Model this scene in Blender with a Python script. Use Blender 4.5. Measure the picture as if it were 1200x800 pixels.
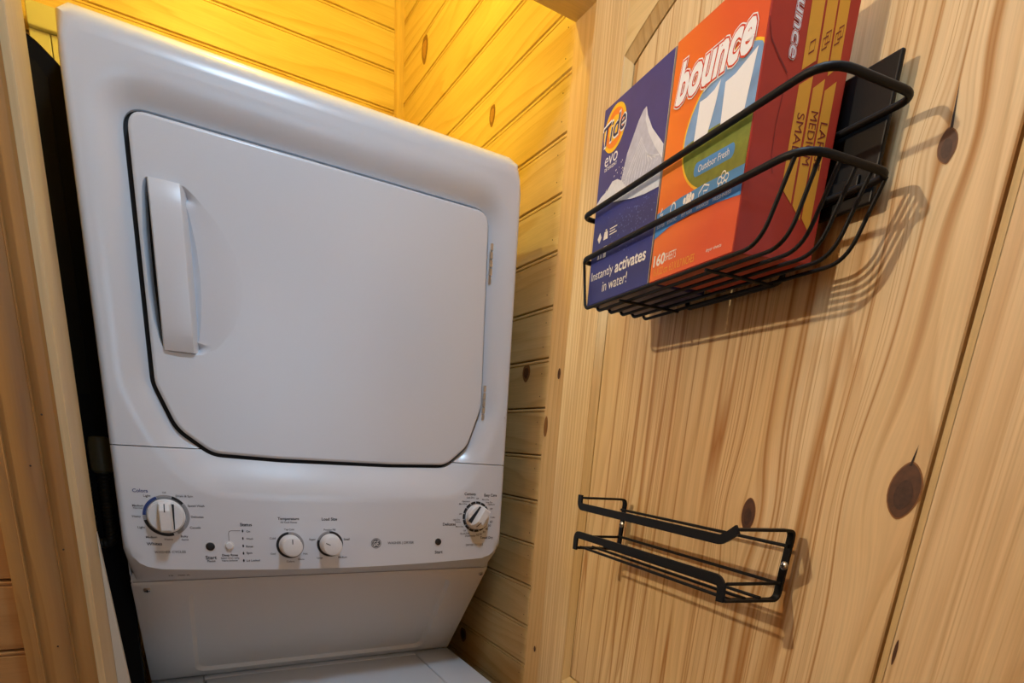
import bpy, bmesh, math, random
from mathutils import Vector, Matrix

random.seed(7)
for o in list(bpy.data.objects):
    bpy.data.objects.remove(o)
SC = bpy.context.scene
COL = SC.collection
CZ = 1.424                                   # eye height; all z below are relative to it

# ------------------------------------------------------------------ camera
cam_d = bpy.data.cameras.new('camera')
cam = bpy.data.objects.new('camera', cam_d)
COL.objects.link(cam)
cam_d.sensor_fit = 'HORIZONTAL'
cam_d.sensor_width = 36.0
cam_d.lens = 674.85 / 1200 * 36
cam_d.shift_x = (600 - 596.23) / 1200
cam_d.shift_y = (733.46 - 400) / 1200
cam_d.clip_start = 0.02
yw, pt, rl = 0.532144727, 0.297702239, 0.0696602655
B = Matrix(((1, 0, 0), (0, 0, -1), (0, 1, 0)))
Ry = Matrix(((math.cos(yw), -math.sin(yw), 0), (math.sin(yw), math.cos(yw), 0), (0, 0, 1)))
Rp = Matrix(((1, 0, 0), (0, math.cos(pt), -math.sin(pt)), (0, math.sin(pt), math.cos(pt))))
Rr = Matrix(((math.cos(rl), -math.sin(rl), 0), (math.sin(rl), math.cos(rl), 0), (0, 0, 1)))
M = Rr @ Rp @ B @ Ry
rx, dn, fw = M[0], M[1], M[2]
R3 = Matrix(((rx[0], -dn[0], -fw[0]), (rx[1], -dn[1], -fw[1]), (rx[2], -dn[2], -fw[2])))
cam.matrix_world = Matrix.Translation((0, 0, CZ)) @ R3.to_4x4()
SC.camera = cam

# ------------------------------------------------------------------ world, view, lamp settings
SC.view_settings.view_transform = 'Standard'
SC.view_settings.look = 'None'
SC.view_settings.gamma = 1.0
SC.view_settings.use_curve_mapping = False
SC.view_settings.exposure = 0.0
wd = bpy.data.worlds.new('world')
SC.world = wd
wd.use_nodes = True
wd.node_tree.nodes['Background'].inputs[0].default_value = (0.5, 0.55, 0.62, 1)
wd.node_tree.nodes['Background'].inputs[1].default_value = 0.05
WINDOW_L = 2.7
CLOSET_W, CLOSET_C = 13.5, (1.0, 0.83, 0.115)
CEIL_W, CEIL_C = 7.4, (0.50, 0.74, 1.0)
FILL_LAMP_W = 19.0
SCONCE_W, SCONCE_C = 31.0, (1.0, 0.85, 0.64)


def lamp(name, kind, loc, power, color, parent=None, **kw):
    d = bpy.data.lights.new(name, kind)
    d.energy = power
    d.color = color
    for k, v in kw.items():
        setattr(d, k, v)
    o = bpy.data.objects.new(name, d)
    COL.objects.link(o)
    o.location = (loc[0], loc[1], loc[2] + CZ)
    if parent:
        o.parent = parent
        o.location = Vector(o.location) - parent.location
    return o


# ------------------------------------------------------------------ materials
MATS = {}


def newmat(name):
    m = bpy.data.materials.new(name)
    m.use_nodes = True
    nt = m.node_tree
    b = nt.nodes['Principled BSDF']
    MATS[name] = m
    return m, nt, b


class NG:
    """tiny node-graph helper"""
    def __init__(s, nt):
        s.nt = nt

    def n(s, t, **kw):
        x = s.nt.nodes.new(t)
        for k, v in kw.items():
            setattr(x, k, v)
        return x

    def link(s, a, b):
        s.nt.links.new(a, b)

    def m(s, op, a, b=None, c=None):
        x = s.n('ShaderNodeMath', operation=op)
        for i, v in enumerate((a, b, c)):
            if v is None:
                continue
            if isinstance(v, (int, float)):
                x.inputs[i].default_value = v
            else:
                s.link(v, x.inputs[i])
        return x.outputs[0]

    def comb(s, a, b, c):
        x = s.n('ShaderNodeCombineXYZ')
        for i, v in enumerate((a, b, c)):
            if isinstance(v, (int, float)):
                x.inputs[i].default_value = v
            else:
                s.link(v, x.inputs[i])
        return x.outputs[0]

    def noise(s, vec, scale, detail=2.0, rough=0.5):
        x = s.n('ShaderNodeTexNoise')
        s.link(vec, x.inputs['Vector'])
        x.inputs['Scale'].default_value = scale
        x.inputs['Detail'].default_value = detail
        x.inputs['Roughness'].default_value = rough
        return x.outputs[0]

    def mix(s, fac, a, b, mode='MIX'):
        x = s.n('ShaderNodeMix', data_type='RGBA', blend_type=mode)
        for sock, v in ((x.inputs[0], fac), (x.inputs[6], a), (x.inputs[7], b)):
            if isinstance(v, (int, float)):
                sock.default_value = v
            elif isinstance(v, tuple):
                sock.default_value = (v[0], v[1], v[2], 1)
            else:
                s.link(v, sock)
        return x.outputs[2]

    def ramp(s, fac, stops):
        x = s.n('ShaderNodeValToRGB')
        e = x.color_ramp.elements
        while len(e) < len(stops):
            e.new(0.5)
        for el, (p, c) in zip(e, stops):
            el.position = p
            el.color = (c, c, c, 1) if isinstance(c, float) else (c[0], c[1], c[2], 1)
        s.link(fac, x.inputs[0])
        return x.outputs[0]


def plain(name, col, rough=0.5, metal=0.0, bump=0.0, bscale=400, spec=0.5, var=0.0):
    m, nt, b = newmat(name)
    g = NG(nt)
    b.inputs['Roughness'].default_value = rough
    b.inputs['Metallic'].default_value = metal
    b.inputs['Specular IOR Level'].default_value = spec
    tc = g.n('ShaderNodeTexCoord').outputs['Object']
    nz = g.noise(tc, bscale, 2)
    v = max(var, 0.02)
    lo = tuple(max(0, c * (1 - v)) for c in col)
    hi = tuple(min(1, c * (1 + v)) for c in col)
    g.link(g.mix(nz, lo, hi), b.inputs['Base Color'])
    if bump:
        bp = g.n('ShaderNodeBump')
        bp.inputs['Strength'].default_value = bump
        bp.inputs['Distance'].default_value = 0.001
        g.link(nz, bp.inputs['Height'])
        g.link(bp.outputs[0], b.inputs['Normal'])
    return m


def wood(name, long, across, light, dark, freq=55.0, warp=2.2, contrast=0.6, rough=0.42,
         knots=(), tint=0.10, fine=0.18, lscale=1.0, streak=0.0):
    m, nt, b = newmat(name)
    g = NG(nt)
    tc = g.n('ShaderNodeTexCoord').outputs['Object']
    sp = g.n('ShaderNodeSeparateXYZ')
    g.link(tc, sp.inputs[0])
    L, A = sp.outputs[long], sp.outputs[across]
    third = 3 - long - across
    D3 = sp.outputs[third]
    A = g.m('ADD', A, g.m('MULTIPLY', D3, 0.45))
    rnd = g.n('ShaderNodeObjectInfo').outputs['Random']
    ro = g.m('MULTIPLY', rnd, 53.0)
    for (ka, kl, kr) in knots:
        dx = g.m('SUBTRACT', A, ka)
        dz = g.m('SUBTRACT', L, kl)
        e = g.m('ADD', g.m('POWER', g.m('DIVIDE', dx, 3.2 * kr), 2.0),
                g.m('POWER', g.m('DIVIDE', g.m('ABSOLUTE', dz), 5.5 * kr), 2.0))
        gg = g.m('EXPONENT', g.m('MULTIPLY', e, -1.0))
        A = g.m('SUBTRACT', A, g.m('MULTIPLY', g.m('MULTIPLY', dx, 0.82), gg))
    big = g.noise(g.comb(g.m('MULTIPLY', L, 0.85 * lscale), g.m('MULTIPLY', A, 5.0), ro), 1.6, 1.5, 0.45)
    med = g.noise(g.comb(g.m('MULTIPLY', L, 1.6 * lscale), g.m('MULTIPLY', A, 22.0), ro), 1.3, 2.0, 0.5)
    r = g.m('ADD', g.m('MULTIPLY', A, freq), g.m('MULTIPLY', big, warp * 4.0))
    r = g.m('ADD', r, g.m('MULTIPLY', med, warp * 0.8))
    r = g.m('ADD', r, ro)
    fr = g.m('FRACT', r)
    ring = g.ramp(fr, [(0.0, 0.0), (0.45, 0.12), (0.80, 0.75), (0.90, 1.0), (0.96, 0.35), (1.0, 0.0)])
    msk = g.noise(g.comb(g.m('MULTIPLY', L, 0.5), g.m('MULTIPLY', A, 9.0), ro), 1.5, 1.0)
    msk = g.ramp(msk, [(0.32, 0.18), (0.62, 1.0)])
    fac = g.m('MULTIPLY', g.m('MULTIPLY', ring, msk), contrast)
    if streak:
        sn = g.noise(g.comb(g.m('MULTIPLY', L, 0.30 * lscale), g.m('MULTIPLY', A, 15.0), ro), 1.5, 1.5, 0.5)
        st1 = g.ramp(g.m('FRACT', g.m('MULTIPLY', sn, 5.0)), [(0.0, 0.0), (0.70, 0.0), (0.88, 1.0), (0.94, 0.6), (1.0, 0.0)])
        sn2 = g.noise(g.comb(g.m('MULTIPLY', L, 0.22 * lscale), g.m('MULTIPLY', A, 34.0), g.m('ADD', ro, 9.0)), 1.5, 1.0, 0.5)
        st2 = g.ramp(g.m('FRACT', g.m('MULTIPLY', sn2, 9.0)), [(0.0, 0.0), (0.62, 0.0), (0.82, 1.0), (1.0, 0.0)])
        m2 = g.ramp(g.noise(g.comb(g.m('MULTIPLY', L, 0.4), g.m('MULTIPLY', A, 10.0), g.m('ADD', ro, 4.0)), 1.5, 1.0), [(0.45, 0.0), (0.60, 1.0)])
        fac = g.m('MAXIMUM', fac, g.m('MULTIPLY', st1, streak))
        fac = g.m('MAXIMUM', fac, g.m('MULTIPLY', g.m('MULTIPLY', st2, m2), streak * 0.8))
    col = g.mix(fac, light, dark)
    fib = g.noise(g.comb(g.m('MULTIPLY', L, 9.0), g.m('MULTIPLY', A, 420.0), g.m('MULTIPLY', D3, 200.0)), 1.0, 3.0, 0.6)
    fibc = g.ramp(fib, [(0.25, 1.0 - fine), (0.75, 1.0)])
    col = g.mix(1.0, col, fibc, 'MULTIPLY')
    blo = g.noise(g.comb(g.m('MULTIPLY', L, 2.0), g.m('MULTIPLY', A, 6.0), ro), 1.7, 2.0)
    bloc = g.ramp(blo, [(0.3, (0.90, 0.84, 0.74)), (0.7, (1.0, 1.0, 1.0))])
    col = g.mix(1.0, col, bloc, 'MULTIPLY')
    tv = g.m('ADD', g.m('MULTIPLY', rnd, tint), 1.0 - tint * 0.6)
    tvc = g.comb(tv, g.m('POWER', tv, 1.25), g.m('POWER', tv, 1.7))
    col = g.mix(1.0, col, tvc, 'MULTIPLY')
    g.link(col, b.inputs['Base Color'])
    b.inputs['Roughness'].default_value = rough
    b.inputs['Specular IOR Level'].default_value = 0.35
    bp = g.n('ShaderNodeBump')
    bp.inputs['Strength'].default_value = 0.12
    bp.inputs['Distance'].default_value = 0.001
    g.link(g.m('ADD', fib, g.m('MULTIPLY', ring, -0.4)), bp.inputs['Height'])
    g.link(bp.outputs[0], b.inputs['Normal'])
    return m


PL, PD = (0.78, 0.58, 0.29), (0.55, 0.31, 0.09)
wood('wood_x', 0, 2, PL, PD, 26, 1.6, 0.55)
wood('wood_y', 1, 2, (0.78, 0.57, 0.27), PD, 26, 1.6, 0.55)
wood('wood_z', 2, 0, PL, PD, 60, 1.2, 0.55)
wood('wood_zy', 2, 1, (0.74, 0.50, 0.24), PD, 60, 1.0, 0.5)
wood('wood_stile', 2, 0, (0.82, 0.62, 0.34), (0.46, 0.23, 0.07), 105, 0.7, 0.65, tint=0.06, streak=0.5)
wood('wood_stile_wide', 2, 0, (0.82, 0.615, 0.35), (0.47, 0.23, 0.065), 34, 0.9, 0.45, tint=0.0, streak=0.45)
DOOR_KNOTS = [(0.616, 0.255 + CZ, 0.008), (0.654, -0.012 + CZ, 0.015), (0.481, -0.054 + CZ, 0.0115)]
wood('wood_panel', 2, 0, (0.82, 0.615, 0.345), (0.44, 0.20, 0.048), 40, 1.5, 0.50, streak=0.95, knots=DOOR_KNOTS, tint=0.0, lscale=1.2)
wood('wood_casing', 2, 0, (0.38, 0.205, 0.068), (0.24, 0.11, 0.03), 9, 1.8, 0.45, tint=0.0, fine=0.08)
wood('wood_jamb', 2, 1, (0.80, 0.62, 0.35), (0.62, 0.42, 0.18), 110, 0.8, 0.45, tint=0.0)
wood('wood_front', 0, 2, (0.46, 0.25, 0.095), (0.30, 0.13, 0.04), 20, 1.6, 0.5)
wood('wood_floor', 0, 1, (0.22, 0.11, 0.045), (0.12, 0.05, 0.018), 30, 1.6, 0.6)
plain('knot', (0.085, 0.032, 0.012), 0.5, bscale=120, var=0.7, bump=0.2)
plain('knot_ring', (0.23, 0.095, 0.025), 0.45, bscale=150, var=0.4)
plain('knot_mid', (0.42, 0.20, 0.055), 0.45, bscale=150, var=0.35)
plain('knot_dark', (0.055, 0.021, 0.009), 0.55, bscale=300, var=0.6)
plain('bark', (0.03, 0.014, 0.006), 0.7, bscale=200, var=0.5)
plain('white_enamel', (0.70, 0.735, 0.785), 0.27, spec=0.7, bscale=900, bump=0.02)
plain('white_metal_low', (0.70, 0.69, 0.66), 0.35, spec=0.45, bscale=1200, bump=0.05)
plain('white_knob', (0.80, 0.80, 0.80), 0.35)
plain('cream_paint', (0.48, 0.46, 0.36), 0.5, bscale=60)
plain('gap_black', (0.008, 0.008, 0.009), 0.7)
plain('ink_black', (0.015, 0.015, 0.018), 0.6)
plain('ink_grey', (0.10, 0.10, 0.11), 0.6)
plain('ink_blue', (0.03, 0.06, 0.22), 0.6)
plain('ring_grey', (0.33, 0.33, 0.34), 0.45)
plain('chrome', (0.60, 0.58, 0.54), 0.3, 1.0)
plain('screw_steel', (0.55, 0.54, 0.52), 0.3, 1.0)
plain('black_wire', (0.006, 0.006, 0.0065), 0.50, bscale=1500, bump=0.1, spec=0.22)
plain('black_plate', (0.006, 0.006, 0.0065), 0.40, spec=0.25)
plain('black_panel', (0.004, 0.0035, 0.003), 0.7, spec=0.15)
plain('dark_olive', (0.010, 0.008, 0.003), 0.7, spec=0.15)
plain('olive_cap', (0.10, 0.095, 0.05), 0.5)
plain('hose_dark', (0.018, 0.017, 0.013), 0.45)
plain('box_navy', (0.030, 0.036, 0.20), 0.42, bscale=50, var=0.15)
plain('box_orange', (0.74, 0.135, 0.022), 0.40, bscale=40, var=0.10)
plain('box_red', (0.46, 0.030, 0.014), 0.42, bscale=40, var=0.10)
plain('print_white', (0.80, 0.80, 0.80), 0.5)
plain('print_offwhite', (0.66, 0.68, 0.72), 0.5, bscale=300, var=0.15)
plain('print_orange', (0.85, 0.22, 0.02), 0.45)
plain('print_yellow', (0.85, 0.50, 0.02), 0.45)
plain('print_red', (0.60, 0.035, 0.012), 0.45)
plain('print_darkred', (0.22, 0.012, 0.008), 0.5)
plain('print_navy', (0.015, 0.02, 0.09), 0.5)
plain('print_blue', (0.06, 0.24, 0.55), 0.45)
plain('print_sky', (0.17, 0.32, 0.55), 0.45, bscale=45, var=0.45)
plain('print_grass', (0.17, 0.20, 0.02), 0.5, bscale=130, var=0.40)
plain('print_pod', (0.46, 0.48, 0.58), 0.45, bscale=120, var=0.25)
plain('print_podlit', (0.66, 0.68, 0.74), 0.45, bscale=120, var=0.15)
plain('print_bubble', (0.10, 0.14, 0.42), 0.45, bscale=300, var=0.4)
plain('print_gold', (0.80, 0.38, 0.03), 0.45)
plain('cardboard', (0.45, 0.36, 0.24), 0.7)
plain('plaster', (0.62, 0.55, 0.44), 0.8, bscale=30)
plain('shade_glass', (0.85, 0.80, 0.70), 0.5)
plain('lid_dark', (0.015, 0.015, 0.015), 0.5)


def emat(name, col, st):
    m, nt, b = newmat(name)
    b.inputs['Emission Color'].default_value = (*col, 1)
    b.inputs['Emission Strength'].default_value = st


# ------------------------------------------------------------------ mesh helpers
class Root:
    """a top-level empty with its own frame; geometry is given in the parent frame"""
    def __init__(s, name, origin=(0, 0, 0), frame=None, label=None, cat=None, group=None, kind=None):
        s.o = Vector(origin)
        e = bpy.data.objects.new(name, None)
        e.empty_display_size = 0.05
        COL.objects.link(e)
        if frame is None:
            e.location = s.o
        else:
            e.location = frame @ s.o
            e.rotation_euler = frame.to_euler()
        s.e = e
        tag(e, label, cat, group, kind)


def tag(o, label=None, cat=None, group=None, kind=None):
    for k, v in (('label', label), ('category', cat), ('group', group), ('kind', kind)):
        if v:
            o[k] = v
    return o


def mk(name, verts, faces, mat, root=None, part=None, smooth=False, angle=35, frame=None):
    """mesh object under root (or under part, itself a child of root)"""
    off = root.o if root else Vector((0, 0, 0))
    me = bpy.data.meshes.new(name)
    me.from_pydata([tuple(Vector(v) - off) for v in verts], [], faces)
    me.validate()
    me.update()
    bm = bmesh.new()
    bm.from_mesh(me)
    bmesh.ops.recalc_face_normals(bm, faces=bm.faces)
    bm.to_mesh(me)
    bm.free()
    if smooth:
        me.shade_smooth()
        me.set_sharp_from_angle(angle=math.radians(angle))
    me.materials.append(MATS[mat])
    ob = bpy.data.objects.new(name, me)
    COL.objects.link(ob)
    if part:
        ob.parent = part
    elif root:
        ob.parent = root.e
    elif frame is not None:
        ob.matrix_world = frame
    return ob


def box(x0, x1, y0, y1, z0, z1, bev=0.0):
    if bev <= 0:
        v = [(x, y, z) for x in (x0, x1) for y in (y0, y1) for z in (z0, z1)]
        f = [(0, 1, 3, 2), (4, 6, 7, 5), (0, 4, 5, 1), (2, 3, 7, 6), (0, 2, 6, 4), (1, 5, 7, 3)]
        return v, f
    bm = bmesh.new()
    bmesh.ops.create_cube(bm, size=1)
    for w in bm.verts:
        w.co = ((x0 + x1) / 2 + w.co.x * (x1 - x0), (y0 + y1) / 2 + w.co.y * (y1 - y0), (z0 + z1) / 2 + w.co.z * (z1 - z0))
    bmesh.ops.bevel(bm, geom=bm.edges[:], offset=bev, segments=3, profile=0.5, affect='EDGES')
    bm.verts.index_update()
    v = [tuple(w.co) for w in bm.verts]
    f = [tuple(w.index for w in fc.verts) for fc in bm.faces]
    bm.free()
    return v, f


def join(parts):
    V, F = [], []
    for v, f in parts:
        n = len(V)
        V += list(v)
        F += [tuple(i + n for i in fc) for fc in f]
    return V, F


def loft(rings, closed=True, cap0=False, cap1=False):
    n = len(rings[0])
    V = [p for r in rings for p in r]
    F = []
    for i in range(len(rings) - 1):
        for j in range(n if closed else n - 1):
            k = (j + 1) % n
            F.append((i * n + j, i * n + k, (i + 1) * n + k, (i + 1) * n + j))
    if cap0:
        F.append(tuple(range(n))[::-1])
    if cap1:
        F.append(tuple((len(rings) - 1) * n + j for j in range(n)))
    return V, F


def fillet(pts, rad, seg=6, closed=False):
    P = [Vector(p) for p in pts]
    out = []
    n = len(P)
    for i, p in enumerate(P):
        if not closed and i in (0, n - 1):
            out.append(p)
            continue
        a, c = P[i - 1], P[(i + 1) % n]
        r = rad[i] if isinstance(rad, (list, tuple)) else rad
        u, w = (a - p), (c - p)
        la, lc = u.length, w.length
        u.normalize()
        w.normalize()
        ang = u.angle(w)
        if ang > math.radians(176) or r <= 0:
            out.append(p)
            continue
        t = min(r / math.tan(ang / 2), la * 0.48, lc * 0.48)
        p0, p1 = p + u * t, p + w * t
        for k in range(seg + 1):
            s = k / seg
            out.append(p0 * (1 - s) ** 2 + p * 2 * s * (1 - s) + p1 * s * s)
    return out


def sweep(path, prof, closed=False, ref=None):
    """prof: list of (a,b); frame by parallel transport (ref = first normal) """
    P = [Vector(p) for p in path]
    n = len(P)
    T = []
    for i in range(n):
        if closed:
            t = P[(i + 1) % n] - P[i - 1]
        else:
            t = P[min(i + 1, n - 1)] - P[max(i - 1, 0)]
        T.append(t.normalized())
    r = Vector(ref) if ref else (Vector((0, 0, 1)) if abs(T[0].z) < 0.9 else Vector((1, 0, 0)))
    N = (r - T[0] * r.dot(T[0])).normalized()
    rings = []
    for i in range(n):
        if i:
            q = T[i - 1].rotation_difference(T[i])
            N = (q @ N)
            N = (N - T[i] * N.dot(T[i])).normalized()
        Bn = T[i].cross(N)
        rings.append([tuple(P[i] + N * a + Bn * b) for a, b in prof])
    if closed:
        rings.append(rings[0])
        V, F = loft(rings)
        m = len(prof)
        k = (n) * m
        F = [tuple(j % k if j >= k else j for j in f) for f in F]
        return V[:k], F
    return loft(rings, True, True, True)


def circ(r, n=8, ry=None):
    ry = ry or r
    return [(r * math.cos(2 * math.pi * i / n), ry * math.sin(2 * math.pi * i / n)) for i in range(n)]


def tube(path, r, closed=False, n=8):
    return sweep(path, circ(r, n), closed)


def lathe(c, axis, prof, n=40):
    """prof list of (radius, along axis) """
    ax = Vector(axis).normalized()
    u = ax.orthogonal().normalized()
    w = ax.cross(u)
    rings = [[tuple(Vector(c) + ax * h + (u * math.cos(2 * math.pi * i / n) + w * math.sin(2 * math.pi * i / n)) * r) for i in range(n)] for r, h in prof]
    return loft(rings, True, True, True)


# --- flat print: text and shapes as 2D meshes put on a plane (origin, ex, ey)
RAW = {}


def text2d_raw(body, shear):
    if (body, shear) not in RAW:
        cu = bpy.data.curves.new('t', 'FONT')
        cu.body, cu.size, cu.align_x, cu.align_y, cu.shear, cu.resolution_u = body, 1.0, 'CENTER', 'CENTER', shear, 2
        ob = bpy.data.objects.new('t', cu)
        COL.objects.link(ob)
        dg = bpy.context.evaluated_depsgraph_get()
        me = ob.evaluated_get(dg).to_mesh()
        RAW[(body, shear)] = [(p.co.x, p.co.y) for p in me.vertices]
        ob.evaluated_get(dg).to_mesh_clear()
        bpy.data.objects.remove(ob)
        bpy.data.curves.remove(cu)
    return RAW[(body, shear)]


def text2d(body, width=None, height=None, off=0.0, shear=0.0, bold=0.0):
    cu = bpy.data.curves.new('t', 'FONT')
    cu.body = body
    cu.size = 1.0
    cu.align_x = 'CENTER'
    cu.align_y = 'CENTER'
    cu.shear = shear
    cu.resolution_u = 3
    cu.offset = bold + off
    ob = bpy.data.objects.new('t', cu)
    COL.objects.link(ob)
    dg = bpy.context.evaluated_depsgraph_get()
    me = ob.evaluated_get(dg).to_mesh()
    v = [(p.co.x, p.co.y) for p in me.vertices]
    f = [tuple(q.vertices) for q in me.polygons]
    ob.evaluated_get(dg).to_mesh_clear()
    bpy.data.objects.remove(ob)
    bpy.data.curves.remove(cu)
    if not v:
        return [], []
    full = v
    if bold + off > 0:
        v = text2d_raw(body, shear)
    x0, x1 = min(p[0] for p in v), max(p[0] for p in v)
    y0, y1 = min(p[1] for p in v), max(p[1] for p in v)
    sx = width / (x1 - x0) if width else 1.0
    sy = height / (y1 - y0) if height else sx
    if not width:
        sx = sy
    return [((p[0] - (x0 + x1) / 2) * sx, (p[1] - (y0 + y1) / 2) * sy) for p in full], f


def put(m2, o, ex, ey, rot=0.0):
    c, s = math.cos(rot), math.sin(rot)
    o, ex, ey = Vector(o), Vector(ex), Vector(ey)
    return [tuple(o + ex * (x * c - y * s) + ey * (x * s + y * c)) for x, y in m2[0]], m2[1]


def poly2d(pts):
    return [tuple(p) for p in pts], [tuple(range(len(pts)))]


def ell2d(cx, cy, rx_, ry_, n=48, a0=0, a1=2 * math.pi):
    full = abs(a1 - a0 - 2 * math.pi) < 1e-6
    return [(cx + rx_ * math.cos(a0 + (a1 - a0) * i / (n if full else n - 1)), cy + ry_ * math.sin(a0 + (a1 - a0) * i / (n if full else n - 1))) for i in range(n)]


def arcband2d(cx, cy, r0, r1, a0, a1, n=24):
    o = ell2d(cx, cy, r1, r1, n, a0, a1)
    i = ell2d(cx, cy, r0, r0, n, a0, a1)
    V = o + i
    return V, [(k, k + 1, n + k + 1, n + k) for k in range(n - 1)]


def stroke2d(pts, w, closed=False):
    P = [Vector((p[0], p[1])) for p in pts]
    n = len(P)
    Lf, Rt = [], []
    for i in range(n):
        if closed:
            t = P[(i + 1) % n] - P[i - 1]
        else:
            t = P[min(i + 1, n - 1)] - P[max(i - 1, 0)]
        t.normalize()
        q = Vector((-t.y, t.x)) * w / 2
        Lf.append(tuple(P[i] + q))
        Rt.append(tuple(P[i] - q))
    m = n if closed else n - 1
    return Lf + Rt, [(i, (i + 1) % n, n + (i + 1) % n, n + i) for i in range(m)]


def sstep(a, b, x):
    t = max(0.0, min(1.0, (x - a) / (b - a)))
    return t * t * (3 - 2 * t)


# ------------------------------------------------------------------ room shell
XR, YB, YJ, YF = 0.680, 1.984, 1.066, 0.935      # closet right wall, back wall, jamb rear edge, front wall face
XL = -0.200
ZF, ZC = -CZ, 1.30                                # floor, ceiling
PITCH = 0.0943


def struct(name, v, f, mat, **k):
    return tag(mk(name, v, f, mat, **k), kind='structure')


def plank_floor():
    r = Root('floor', (0, 0, 0), kind='structure')
    mk('subfloor', *box(-2.2, 1.5, -2.2, YB + 0.02, ZF + CZ - 0.06, ZF + CZ - 0.016), 'wood_floor', r)
    y, i = -2.2, 0
    while y < YB:
        mk('floor_board', *box(-2.2, 1.5, y + 0.001, y + 0.149, ZF + CZ - 0.018, ZF + CZ, 0.0015), 'wood_floor', r)
        y += 0.15
    return r


plank_floor()
struct('ceiling', *box(-2.2, 1.5, -2.2, YB + 0.02, ZC + CZ, ZC + CZ + 0.03), 'wood_x')
WX0, WX1, WZ0, WZ1 = 0.15, 1.10, -0.45 + CZ, 0.95 + CZ
struct('wall_rear', *join([box(-2.2, WX0, -2.23, -2.2, 0, ZC + CZ), box(WX1, 1.5, -2.23, -2.2, 0, ZC + CZ),
                           box(WX0, WX1, -2.23, -2.2, 0, WZ0), box(WX0, WX1, -2.23, -2.2, WZ1, ZC + CZ)]), 'wood_x')
win = Root('window_1', (WX0, -2.2, WZ0), kind='structure')
mk('window_frame', *join([box(WX0, WX0 + 0.05, -2.23, -2.19, WZ0, WZ1), box(WX1 - 0.05, WX1, -2.23, -2.19, WZ0, WZ1), box(WX0 + 0.05, WX1 - 0.05, -2.23, -2.19, WZ0, WZ0 + 0.05),
                          box(WX0 + 0.05, WX1 - 0.05, -2.23, -2.19, WZ1 - 0.05, WZ1)]), 'white_metal_low', win)
m_, nt_, b_ = newmat('daylit_pane')
b_.inputs['Emission Color'].default_value = (0.55, 0.76, 1.0, 1)
b_.inputs['Emission Strength'].default_value = WINDOW_L
mk('pane', *box(WX0 + 0.05, WX1 - 0.05, -2.222, -2.216, WZ0 + 0.05, WZ1 - 0.05), 'daylit_pane', win)
struct('wall_west', *box(-2.23, -2.2, -2.2, YF, 0, ZC + CZ), 'wood_y')
struct('wall_east', *box(1.5, 1.53, -2.2, YF, 0, ZC + CZ), 'wood_y')

BOARD_PROF = [(0.0, -0.006), (0.0008, -0.0025), (0.0022, 0.0), (0.0852, 0.0), (0.0860, -0.0026), (0.0872, -0.0028),
              (0.0882, -0.0006), (0.0905, -0.0004), (0.0925, -0.0010), (0.0936, -0.0060), (0.0936, -0.0150), (0.0, -0.0150)]


def board_mesh(name, axis, length, mat):
    """board with a beaded joint; local: along axis from 0..length, z up, face towards +depth direction"""
    rings = []
    for t in (0.0, length):
        if axis == 'x':        # face towards -y
            rings.append([(t, -d, z) for z, d in BOARD_PROF])
        elif axis == 'yr':     # on right wall, face towards -x
            rings.append([(-d, t, z) for z, d in BOARD_PROF])
        else:                  # left wall, face towards +x
            rings.append([(d, t, z) for z, d in BOARD_PROF])
    v, f = loft(rings, True, True, True)
    me = bpy.data.meshes.new(name)
    me.from_pydata(v, [], f)
    bm = bmesh.new()
    bm.from_mesh(me)
    bmesh.ops.recalc_face_normals(bm, faces=bm.faces)
    bm.to_mesh(me)
    bm.free()
    me.materials.append(MATS[mat])
    return me


def board_wall(root, axis, length, mat, start, joint, z0=0.0, z1=ZC + CZ):
    """rows of boards; joint = height (absolute) of one known joint line"""
    me = board_mesh('board', axis, length, mat)
    k = math.floor((z0 - joint) / PITCH)
    out = []
    while True:
        z = joint + k * PITCH
        if z > z1 - 0.02:
            break
        if z + 0.02 > z0:
            ob = bpy.data.objects.new('board', me)
            COL.objects.link(ob)
            ob.parent = root.e
            ob.location = Vector((start[0], start[1], z)) - root.o
            out.append((z, ob))
        k += 1
    return out


def knot_on(board_z, boards, u, z, ru, rz, axis, root, mat='knot_ring', inner='knot'):
    """knot inlaid flush on a board, found by its height"""
    ob = None
    for bz, o in boards:
        if bz <= z < bz + PITCH:
            ob = o
            base = Vector(o.location) + root.o
    if ob is None:
        return
    for nm, k, mt, e in (('knot', 1.0, mat, 0.0004), ('knot_heart', 0.62, inner, 0.0007)):
        pts = []
        for i in range(20):
            a = 2 * math.pi * i / 20
            pts.append((ru * k * math.cos(a), rz * k * math.sin(a) * (1 + 0.12 * math.sin(3 * a))))
        if axis == 'yr':
            V = [(-e, u + p - base.y, z + q - base.z) for p, q in pts]
        else:
            V = [(u + p - base.x, -e, z + q - base.z) for p, q in pts]
        me = bpy.data.meshes.new(nm)
        me.from_pydata(V, [], [tuple(range(20))])
        me.materials.append(MATS[mt])
        c = bpy.data.objects.new(nm, me)
        COL.objects.link(c)
        c.parent = ob


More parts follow.
